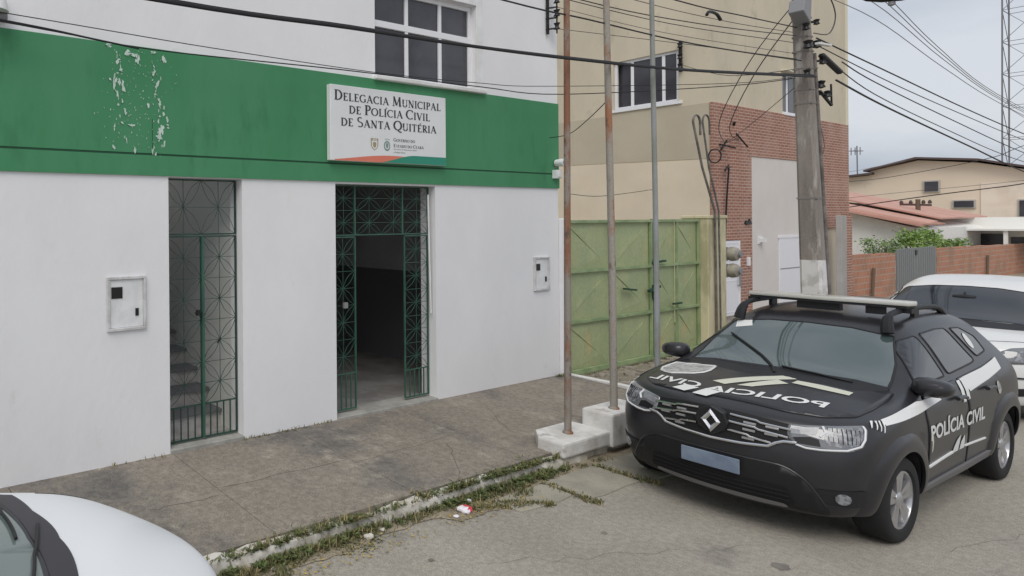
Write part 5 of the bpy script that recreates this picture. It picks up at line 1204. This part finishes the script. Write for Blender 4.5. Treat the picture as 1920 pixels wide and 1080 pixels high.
# doors: shut lines and handles
for s, vw in ((1, 'L'), (-1, 'R')):
    for nm, poly, hx in (('door', [(-.52, .36), (-.50, .95), (-.60, 1.09), (-1.47, 1.12), (-1.50, .36)], -1.28), ('door', [(-1.535, .36), (-1.505, 1.12), (-2.44, 1.16), (-2.46, .98), (-2.26, .74), (-2.12, .36)], -2.05)):
        pl_ = rounded(poly, .05); a = L_(); pj.patch(a, [pl_], vw, .005, .06, 0, .01); d_ = a.build(nm, C['char'], PC, smooth='full')
        a = L_(); pj.line(a, list(pl_) + [pl_[0]], vw, .004, .001); a.build('shut_line', C['deep'], d_)
        a = L_(); pj.line(a, [(hx - .1, .985), (hx - .05, .995), (hx + .1, .995)], vw, .017, .032, 8); a.build('handle', C['char'], d_, smooth=True)
    # sill moulding
    a = L_(); pj.patch(a, [[(-.46, .285), (-.46, .37), (-2.22, .385), (-2.22, .30)]], vw, .022, .08, 0, .03); a.build('sill_moulding', C['sill'], PC, smooth=True)
    # wheel arch flares
    for ax in (0, -2.673):
        a = L_(); A0, A1 = -8, 188; n = 40; f_, d_ = pj.frame(vw)
        RR = [(.396, .026), (.42, .030), (.46, .026), (.50, .012), (.525, -.004)]
        for i in range(n + 1):
            t = math.radians(A0 + (A1 - A0) * i / n)
            for r_, of in RR:
                k_ = 1 + .06 * max(0, (r_ - .40) / .12) * abs(math.sin(2 * t))
                loc, no, _, _ = pj.bvh.ray_cast(f_(ax + r_ * k_ * math.cos(t), .345 + r_ * k_ * math.sin(t)), d_)
                a.v.append(tuple(loc - d_ * of) if loc else (ax + r_ * k_ * math.cos(t), .80 * s, .345 + r_ * k_ * math.sin(t)))
        m_ = len(RR)
        a.f = [(i * m_ + j, i * m_ + j + 1, (i + 1) * m_ + j + 1, (i + 1) * m_ + j) for i in range(n) for j in range(m_ - 1)]
        bm = bmesh.new(); vv = [bm.verts.new(v) for v in a.v]
        for f in a.f: bm.faces.new([vv[i] for i in f])
        bmesh.ops.remove_doubles(bm, verts=bm.verts, dist=.0005); nn = bmesh.ops.recalc_face_normals(bm, faces=bm.faces); bmesh.ops.solidify(bm, geom=bm.faces[:], thickness=.02)
        me = bpy.data.meshes.new('wheel_arch'); bmesh.ops.recalc_face_normals(bm, faces=bm.faces); bm.to_mesh(me); bm.free(); me.materials.append(C['char']); me.shade_smooth(); me.set_sharp_from_angle(angle=math.radians(50))
        o = bpy.data.objects.new('wheel_arch', me); COL.objects.link(o); o.parent = PC
    make_wheel(PC, 0, s, C['alloy'], steer=math.radians(-2)); make_wheel(PC, -2.673, s, C['alloy'])
    mirror_part(PC, pj, s, C['char'])
# nose
LOW = rounded([(-.69, .27), (-.64, .40), (-.57, .53), (-.45, .61), (.45, .61), (.57, .53), (.64, .40), (.69, .27)], .06)
a = L_(); pj.patch(a, [LOW], 'F', .012, .06, 0, .02); bmp = a.build('bumper_cladding', C['trim2'], PC, smooth='full')
a = L_(); pj.line(a, LOW[5:-5], 'F', .008, .008, 6); a.build('bumper_edge', C['char'], bmp, smooth=True)
a = L_(); pj.patch(a, [rounded([(-.50, .30), (-.46, .44), (.46, .44), (.50, .30)], .03)], 'F', .016, .06); a.build('lower_intake', C['deep'], bmp)
a = L_()
for z in (.335, .37, .405): pj.line(a, [(-.47, z), (.47, z)], 'F', .006, .018)
a.build('intake_slat', C['trim2'], bmp)
a = L_(); pj.patch(a, [rounded([(-.46, .275), (-.44, .302), (.44, .302), (.46, .275), (.3, .262), (-.3, .262)], .02)], 'F', .02, .06); a.build('skid_plate', C['sill'], bmp)
a = L_(); a.box(.868, -.205, .465, .88, .205, .59); a.build('number_plate', C['plate'], bmp, bevel=.004)
GR = rounded([(-.485, .925), (-.47, .845), (-.39, .762), (-.2, .735), (0, .728), (.2, .735), (.39, .762), (.47, .845), (.485, .925), (.2, .955), (0, .962), (-.2, .955)], .025)
a = L_(); pj.patch(a, [GR], 'F', .004, .05); gr = a.build('grille', C['deep'], PC)
a = L_()
for k_, (z0, z1, lim) in enumerate(((.915, .888, .47), (.862, .828, .46), (.795, .765, .37))):
    for s in (1, -1):
        pj.line(a, [(s * .11, z0 + .012), (s * (.11 + (lim - .11) * .45), z0), (s * (.11 + (lim - .11) * .52), z0 - .012), (s * lim, z1)], 'F', .0092, .011, 6)
        for q in range(2 if k_ < 2 else 1):
            y0 = .20 + .13 * q; pj.line(a, [(s * y0, z0 - .028 - .004 * q), (s * (y0 + .075), z0 - .032 - .004 * q)], 'F', .011, .007, 6, 1)
a.build('slats', [C['chrome'], C['alloy']], gr, smooth=True)
a = L_(); pj.line(a, [(-.51, .80), (-.44, .795), (-.40, .775), (-.355, .738), (-.2, .72), (0, .712), (.2, .72), (.355, .738), (.40, .775), (.44, .795), (.51, .80)], 'F', .0135, .009, 8); a.build('chrome_trim', C['chrome'], gr, smooth=True)
EX = .852
a = L_(); a.prism([(0, .985), (.09, .94), (.118, .86), (.09, .79), (0, .735), (-.09, .79), (-.118, .86), (-.09, .94)], 'x', EX - .09, EX - .005); a.build('emblem_surround', C['trim'], gr, bevel=.006)
a = L_(); o_ = [(0, .958), (.07, .858), (0, .758), (-.07, .858)]; i_ = [(0, .902), (.03, .858), (0, .814), (-.03, .858)]
for k_ in range(4):
    p, q, r_, t_ = o_[k_], o_[(k_ + 1) % 4], i_[(k_ + 1) % 4], i_[k_]; md = lambda u, v: ((u[0] + v[0]) / 2, (u[1] + v[1]) / 2)
    A_ = [(EX + .002, *p), (EX + .002, *q), (EX + .002, *r_), (EX + .002, *t_), (EX + .018, *md(p, t_)), (EX + .018, *md(q, r_))]
    a.add(A_, [(0, 1, 5, 4), (4, 5, 2, 3)])
a.build('emblem', C['chrome'], gr)
for s, vw in ((1, 'FL'), (-1, 'FR')):
    HL = rounded([(-.06, .925), (.14, .948), (.30, .965), (.385, .972), (.395, .95), (.378, .89), (.34, .822), (.25, .785), (.08, .765), (.0, .765), (-.04, .79), (-.075, .845)], .02)
    a = L_(); pj.patch(a, [HL], vw, .006, .04, 0, .012); hl = a.build('headlight', C['lamp'], PC, smooth='full')
    a = L_(); pj.line(a, [(-.035, .79), (.02, .775), (.10, .778), (.24, .797), (.325, .832), (.358, .88), (.378, .945), (.372, .965)], vw, .007, .010, 6); pj.line(a, [(.135, .942), (.14, .905), (.105, .87)], vw, .0085, .009, 6); a.build('light_guide', C['drl'], hl, smooth=True)
    a = L_(); pj.patch(a, [[(.155, .935), (.30, .952), (.365, .955), (.35, .89), (.31, .84), (.23, .812), (.14, .82), (.125, .86)]], vw, .0085, .05); a.build('main_beam', C['lamp_in'], hl)
    a = L_(); cx_, cz_ = .24, .885
    for i in range(9): pj.line(a, [(cx_ - .09 + .025 * i, .835 + .004 * abs(4 - i)), (cx_ - .08 + .026 * i, .94)], vw, .0028, .010, 4)
    a.build('reflector_rib', C['trim2'], hl)
    a = L_(); pj.patch(a, [[(-.03, .80), (.10, .80), (.095, .85), (.05, .862), (-.045, .84)]], vw, .0085, .05); a.build('bulb_housing', C['trim2'], hl)
    a = L_(); pj.patch(a, [[(-.05, .865), (.085, .88), (.115, .935), (-.05, .91)]], vw, .0085, .05); a.build('indicator', C['ind'], hl)
    # fog lamp
    fv = 'FL' if s > 0 else 'FR'
    a = L_(); pj.patch(a, [rounded([(.02, .37), (.06, .475), (.36, .50), (.40, .43), (.33, .36)], .03)], fv, .008, .05); fg = a.build('fog_lamp_bezel', C['trim'], PC)
    a = L_(); pj.patch(a, [[(.21 + .046 * math.cos(t), .425 + .042 * math.sin(t)) for t in [2 * PI * i / 18 for i in range(18)]]], fv, .016, .06, 0, .01); a.build('fog_lamp', C['lamp_in'], fg)
    bvv = 'BL' if s > 0 else 'BR'
    a = L_(); pj.patch(a, [rounded([(-1.05, .90), (-1.0, 1.12), (-.82, 1.12), (-.80, .90)], .03)], bvv, .008, .05); a.build('tail_light', C['tail'], PC)
# roof rails, light bar
for s in (1, -1):
    a = L_(); y_ = .525 * s
    pts = [(-.80, y_ + .035 * s, 1.34), (-.90, y_ + .01 * s, 1.53), (-1.02, y_, 1.66), (-1.2, y_, 1.705), (-1.7, y_, 1.715), (-2.2, y_, 1.705), (-2.5, y_, 1.675), (-2.68, y_, 1.59)]
    pts = [(-1.06, y_ + .015 * s, 1.53), (-1.09, y_ + .005 * s, 1.62), (-1.16, y_, 1.68), (-1.32, y_, 1.705), (-1.75, y_, 1.712), (-2.2, y_, 1.70), (-2.45, y_, 1.665), (-2.62, y_, 1.58)]
    a.tube(smooth_pts(pts, 4), [.045, .045, .044, .042, .04, .038, .036, .034] + [.026] * 21, 8)
    a.bar((-1.80, y_, 1.60), (-1.80, y_, 1.71), .12, .03); a.build('roof_rail', C['trim2'], PC, smooth=True)
lb = L_(); lb.prism([(-1.64, -.585), (-1.52, -.61), (-1.39, -.585), (-1.37, 0), (-1.39, .585), (-1.52, .61), (-1.64, .585), (-1.66, 0)], 'z', 1.758, 1.795); bar = lb.build('light_bar', C['bar_lens'], PC, bevel=.014, smooth=True, seg=2)
a = L_(); a.prism([(-1.63, -.575), (-1.40, -.575), (-1.38, 0), (-1.40, .575), (-1.63, .575)], 'z', 1.735, 1.758); a.box(-1.58, -.60, 1.69, -1.42, -.50, 1.735); a.box(-1.58, .50, 1.69, -1.42, .60, 1.735); a.box(-1.5, -.2, 1.66, -1.42, .12, 1.73); a.box(-1.5, .3, 1.66, -1.42, .42, 1.73); a.build('light_bar_base', C['trim'], bar)
# livery
def pm(mesh, fn): return [fn(*v) for v in mesh[0]], mesh[1]
tx = text2d('POLICIA CIVIL', 1., .16, .022)
def hoodmap(u, v):
    y = .55 - 1.25 * u
    return (.575 - .34 * math.sqrt((y + .1) ** 2 + .02) - v * .80, y)
a = L_(); vs, fs = tx; fine = [(u, v) for u, v in vs]; pj.patch(a, ([hoodmap(*v) for v in fine], fs), 'T', .012, .08, 0, 0, True); a.build('bonnet_lettering', C['decal'], PC)
BD = (-.03, -.575)
sh = [(-.28, -.20), (-.245, -.08), (-.27, 0), (-.245, .08), (-.26, .19), (-.12, .215), (0, .235), (.12, .225), (.20, .16), (.235, .06), (.26, -.02), (.22, -.10), (.15, -.17), (.02, -.215), (-.14, -.21)]
a = L_(); pj.patch(a, [[(BD[0] + p * .85, BD[1] + q * .93) for p, q in sh]], 'T', .012, .06); bg_ = a.build('bonnet_badge', C['badge'], PC)
a = L_(); pj.line(a, [(BD[0] + p * .8, BD[1] + q * .86) for p, q in sh + sh[:1]], 'T', .008, .012, 5); a.build('badge_rim', C['decal'], bg_)
for kk, pl_ in enumerate(([(.283, -.217), (.33, -.11), (-.20, .205), (-.262, .118)], [(.303, -.03), (.274, .065), (.0, .215), (-.06, .125)],
                          [(-.045, .222), (-.16, .222), (-.178, .381), (-.165, .573), (-.06, .577), (-.045, .412)],
                          [(.553, -.416), (.60, -.30), (.50, -.228), (.465, -.358)], [(.62, -.23), (.645, -.115), (.515, -.055), (.488, -.175)])):
    a = L_(); pj.patch(a, [pl_], 'T', .012 + .0002 * kk, .06); a.build('bonnet_stripe', C['decal_y'] if kk < 3 else C['decal'], PC)
for vw, s in (('L', 1), ('R', -1)):
    tx = text2d('POLÍCIA CIVIL', 1.40, .155, .03)
    a = L_(); pj.patch(a, ([((-.53 - u, .738 - .012 * u + v) if s > 0 else (-1.93 + u, .725 + v)) for u, v in tx[0]], tx[1]), vw, .009, .08, 0, 0, True); a.build('door_lettering', C['decal'], PC)
    a = L_()
    pj.patch(a, [[(.24, .965), (.235, 1.0), (-.10, 1.035), (-.40, 1.065), (-.90, 1.05), (-.93, 1.02), (-.68, 1.0), (-.06, .975)]], vw, .009, .08)
    pj.patch(a, [[(-1.55, 1.115), (-1.62, 1.01), (-2.2, 1.055), (-2.64, 1.10), (-2.75, 1.19), (-2.2, 1.145), (-1.70, 1.125)]], vw, .009, .08)
    pj.patch(a, [[(-1.465, 1.11), (-1.535, 1.11), (-1.445, .945), (-1.375, .945)]], vw, .0092, .08); pj.patch(a, [[(-1.56, 1.10), (-1.63, 1.08), (-1.555, .955), (-1.485, .955)]], vw, .0094, .08)
    for q in range(4): pj.patch(a, [[(.29 + .03 * q, .925 + .012 * q), (.305 + .03 * q, .92 + .012 * q), (.24 + .03 * q, .995), (.225 + .03 * q, .995)]], vw, .0095 + .0002 * q, .08)
    a.build('side_stripe', C['decal'], PC)
    a = L_(); pj.line(a, [(-.51, .525), (-1.10, .55)], vw, .011, .007); pj.patch(a, [[(-1.09, .54), (-1.14, .60), (-1.20, .645), (-1.285, .675), (-1.265, .60), (-1.24, .54)]], vw, .009, .08); pj.patch(a, [[(-1.275, .54), (-1.31, .61), (-1.39, .66), (-1.405, .60), (-1.40, .54)]], vw, .0092, .08)
    pj.line(a, [(-1.42, .553), (-2.0, .53)], vw, .009, .007); a.build('side_emblem', C['decal'], PC)
    a = L_(); pj.patch(a, [[(-.44, .83), (-.48, .81), (-.49, .75), (-.475, .68), (-.455, .66), (-.46, .74)]], vw, .031, .06); a.build('side_badge', C['decal_y'], PC)
    a = L_(); pj.patch(a, [[(-2.36 + .05 * math.cos(t), .96 + .06 * math.sin(t)) for t in [2 * PI * i / 14 for i in range(14)]]], vw, .0095, .06); a.build('round_badge', C['badge'], PC)

# ------------------------------------------------------------------ white car in the foreground and white car behind
def pw(tab, v):
    if v <= tab[0][0]: return tab[0][1] + (v - tab[0][0])
    for (a, b), (c, d) in zip(tab, tab[1:]):
        if v <= c: return b + (d - b) * (v - a) / (c - a)
    return tab[-1][1] + (v - tab[-1][0])
def plain_car(name, loc, rz, label, paint, wx, wz, ys, ws_mat, R=.31, wb=2.5, rim=None, nose=None):
    t = empty(name, loc, rz, label, 'car')
    def warp(x, y, z):
        x2 = pw(wx, x); z2 = pw(wz, z)
        if nose: x2, y, z2 = nose(x2, y, z2)
        return (x2, y * ys, z2)
    b, v = make_body(t, paint, warp, ((0, R, R + .055), (-wb, R, R + .055))); P = Proj(v)
    def gl(poly, view, nm, m): 
        pp = [(pw(wx, p[0]), pw(wz, p[1])) if view in 'LR' else (p[0] * ys, pw(wz, p[1])) for p in poly]; return glass(pp, view, nm, m, parent=t, P=P)
    w_ = gl(WS, 'F', 'windscreen', ws_mat)
    for vw in 'LR':
        gl([(-.68, 1.175), (-.94, 1.40), (-1.09, 1.475), (-1.40, 1.505), (-1.44, 1.175), (-.9, 1.165)], vw, 'front_window', C['sg']); gl([(-1.53, 1.18), (-1.49, 1.51), (-1.9, 1.525), (-2.20, 1.51), (-2.42, 1.225), (-2.2, 1.205)], vw, 'rear_window', C['sg'])
    gl([(-.56, 1.20), (.56, 1.20), (.47, 1.45), (-.47, 1.45)], 'B', 'rear_screen', C['sg'])
    for s in (1, -1):
        make_wheel(t, 0, s, rim or C['alloy'], R=R, yo=.89 * ys, W=.19, rr=R - .11); make_wheel(t, -wb, s, rim or C['alloy'], R=R, yo=.89 * ys, W=.19, rr=R - .11)
        mirror_part(t, P, s, paint, x=pw(wx, -.6), y=.93 * ys, z=pw(wz, 1.17))
    return t, P, w_, warp
WXF = [(-3.53, -3.05), (-2.673, -2.45), (-1.07, -.98), (-.37, -.22), (.84, .70)]; WZF = [(.24, .18), (.97, .905), (1.10, 1.045), (1.63, 1.50)]
def nosef(x, y, z):                                              # rounder nose in plan and in profile
    if x > -.3:
        q = (x + .3) / 1.04; x -= .20 * q * q * (abs(y) / .85) ** 2.2; z -= .12 * q ** 2.2 * max(0, (z - .5) / .5)
        y *= 1 - .06 * q * q
    return x, y, z
fc, PF, wsf, wf_ = plain_car('white_hatchback', (1.08, 2.93, 0), 0, 'white hatchback nosing in at the lower left corner in front of the pavement', C['white'], WXF, WZF, .92, C['wsf'], R=.30, wb=2.45, nose=nosef)
a = L_(); pp = [(-.72, 1.095), (-.4, 1.118), (0, 1.128), (.4, 1.118), (.72, 1.095), (.72, 1.125), (.66, 1.165), (.5, 1.16), (0, 1.172), (-.5, 1.16), (-.66, 1.165), (-.72, 1.125)]
PF.patch(a, [[(y * .92, pw(WZF, z)) for y, z in pp]], 'F', .006, .05); a.build('cowl', C['cowl'], wsf, smooth='full')
def wl(pts): return [(y * .92, pw(WZF, z)) for y, z in pts]
for q in ([(.62, 1.15), (.30, 1.185), (-.05, 1.20)], [(.16, 1.14), (-.2, 1.175), (-.55, 1.19)]):
    a = L_(); PF.line(a, wl(q), 'F', .009, .016); a.build('wiper', C['trim'], fc, smooth=True)
a = L_(); a.tube([(-.02, .66, .99), (.0, .655, 1.03)], .004, 5)
for s, vw in ((1, 'FL'), (-1, 'FR')):
    HL = rounded([(.02, .60), (.10, .68), (.34, .76), (.46, .80), (.44, .70), (.30, .60), (.12, .56)], .03)
    a = L_(); PF.patch(a, [HL], vw, .006, .05, 0, .01); a.build('headlight', C['lamp'], fc, smooth='full')
a = L_(); PF.patch(a, [rounded([(-.42, .38), (-.45, .50), (.45, .50), (.42, .38)], .04)], 'F', .005, .06); a.build('grille', C['deep'], fc)
a = L_(); PF.line(a, [(.62, -.66), (.3, -.70), (-.06, -.72)], 'T', .004, .0); PF.line(a, [(.62, .66), (.3, .70), (-.06, .72)], 'T', .004, .0); a.build('shut_line', C['trim2'], fc)

WXR = [(-3.53, -3.5), (.84, .86)]; WZR = [(.24, .22), (1.10, 1.10), (1.63, 1.66)]
rc, PR, wsr, wr_ = plain_car('white_car', (13.6, 2.66, 0), PI, 'white car with dark filmed windscreen parked behind the police car', C['white_old'], WXR, WZR, 1.0, C['dark_ws'], R=.34, wb=2.66)
for s, vw in ((1, 'FL'), (-1, 'FR')):
    HL = rounded([(-.02, .86), (.15, .94), (.40, .97), (.45, .95), (.43, .84), (.33, .77), (.10, .755), (0, .79)], .03)
    a = L_(); PR.patch(a, [HL], vw, .007, .05, 0, .012); hl = a.build('headlight', C['lamp'], rc, smooth='full')
    a = L_(); PR.patch(a, [[(.13, .78), (.30, .79), (.40, .86), (.38, .93), (.20, .91)]], vw, .011, .05); a.build('main_beam', C['lamp_in'], hl)
    a = L_(); PR.patch(a, [[(.10, .36), (.13, .46), (.34, .48), (.36, .38)]], vw, .007, .05); a.build('fog_lamp_bezel', C['trim'], rc)
a = L_(); PR.patch(a, [rounded([(-.46, .74), (-.48, .88), (.48, .88), (.46, .74)], .04)], 'F', .005, .06); gr2 = a.build('grille', C['trim'], rc)
a = L_(); PR.patch(a, [rounded([(-.6, .34), (-.62, .50), (.62, .50), (.6, .34)], .04)], 'F', .005, .06); PR.line(a, [(-.78, .59), (0, .6), (.78, .59)], 'F', .012, .004); a.build('lower_intake', C['trim'], rc)
a = L_(); PR.patch(a, [[(-.72, 1.085), (0, 1.122), (.72, 1.085), (.70, 1.135), (0, 1.165), (-.70, 1.135)]], 'F', .006, .05); a.build('cowl', C['trim'], wsr, smooth='full')
a = L_(); a.lathe([(0, -.12), (.03, -.10), (.04, 0), (.03, .10), (0, .12)], (-.86, .02, 1.43), 'y', 12); a.bar((-.86, .02, 1.43), (-.9, .02, 1.50), .02); a.build('interior_mirror', C['trim'], wsr, smooth=True)
a = L_(); PR.line(a, [(.62, .0), (.58, .42), (.36, .74), (-.1, .765), (-.42, .745)], 'T', .005, .0); PR.line(a, [(.62, .0), (.58, -.42), (.36, -.74), (-.1, -.765), (-.42, -.745)], 'T', .005, .0); a.build('shut_line', C['trim2'], rc)

# ------------------------------------------------------------------ camera, sky, sun
cam = bpy.data.cameras.new('camera'); co = bpy.data.objects.new('camera', cam); COL.objects.link(co); scene.camera = co
A0 = math.atan2(2228., 1170.)                                    # heading measured from the facade direction
fwd = Vector((math.cos(A0), math.sin(A0), 0)); right = Vector((math.sin(A0), -math.cos(A0), 0)); upv = Vector((0, 0, 1))
rl = .008
r2 = right * math.cos(rl) - upv * math.sin(rl); u2 = right * math.sin(rl) + upv * math.cos(rl)
m = Matrix((r2, u2, -fwd)).transposed().to_4x4(); m.translation = Vector((0, 0, 2.6)); co.matrix_world = m
cam.sensor_fit = 'HORIZONTAL'; cam.sensor_width = 36; cam.lens = 1170 / 1920 * 36
cam.shift_x = (960 - 312) / 1920; cam.shift_y = -(540 - 418) / 1920
cam.clip_end = 3000; cam.clip_start = .05

SUN_EL, SUN_AZ = math.radians(52), math.radians(-140)            # direction the light comes from, measured from +X
world = bpy.data.worlds.new('World'); scene.world = world; world.use_nodes = True
t = world.node_tree; bg = t.nodes['Background']
sky = nd(t, 'ShaderNodeTexSky', sky_type='NISHITA'); sky.sun_disc = False; sky.sun_elevation = SUN_EL; sky.sun_rotation = PI / 2 - SUN_AZ
sky.air_density = 1.; sky.dust_density = 3.
tc = nd(t, 'ShaderNodeTexCoord'); mp = nd(t, 'ShaderNodeMapping'); mp.inputs['Scale'].default_value = (1, 1, 2.6); t.links.new(tc.outputs['Generated'], mp.inputs[0])
nz = nd(t, 'ShaderNodeTexNoise'); nz.inputs['Scale'].default_value = 2.4; nz.inputs['Detail'].default_value = 7; nz.inputs['Roughness'].default_value = .5; t.links.new(mp.outputs[0], nz.inputs['Vector'])
cr = nd(t, 'ShaderNodeValToRGB'); cr.color_ramp.elements[0].position = .40; cr.color_ramp.elements[0].color = (4.7, 5.25, 6.1, 1); cr.color_ramp.elements[1].position = .60; cr.color_ramp.elements[1].color = (7.0, 7.3, 7.8, 1)
t.links.new(nz.outputs['Fac'], cr.inputs[0])
mx = nd(t, 'ShaderNodeMix', data_type='RGBA'); mx.inputs['Factor'].default_value = .88
t.links.new(sky.outputs[0], mx.inputs['A']); t.links.new(cr.outputs[0], mx.inputs['B']); t.links.new(mx.outputs['Result'], bg.inputs['Color']); bg.inputs['Strength'].default_value = .091
sl = bpy.data.lights.new('sun', 'SUN'); sl.energy = 1.5; sl.angle = math.radians(40); sl.color = (1, .96, .9); so = bpy.data.objects.new('sun', sl); COL.objects.link(so)
dv = Vector((math.cos(SUN_EL) * math.cos(SUN_AZ), math.cos(SUN_EL) * math.sin(SUN_AZ), math.sin(SUN_EL))); so.rotation_euler = dv.to_track_quat('Z', 'Y').to_euler(); so.location = dv * 50
scene.view_settings.view_transform = 'Standard'; scene.view_settings.look = 'None'; scene.view_settings.gamma = 1; scene.view_settings.exposure = .20
for o in bpy.data.objects:
    if '_frame' in o.keys(): del o['_frame']
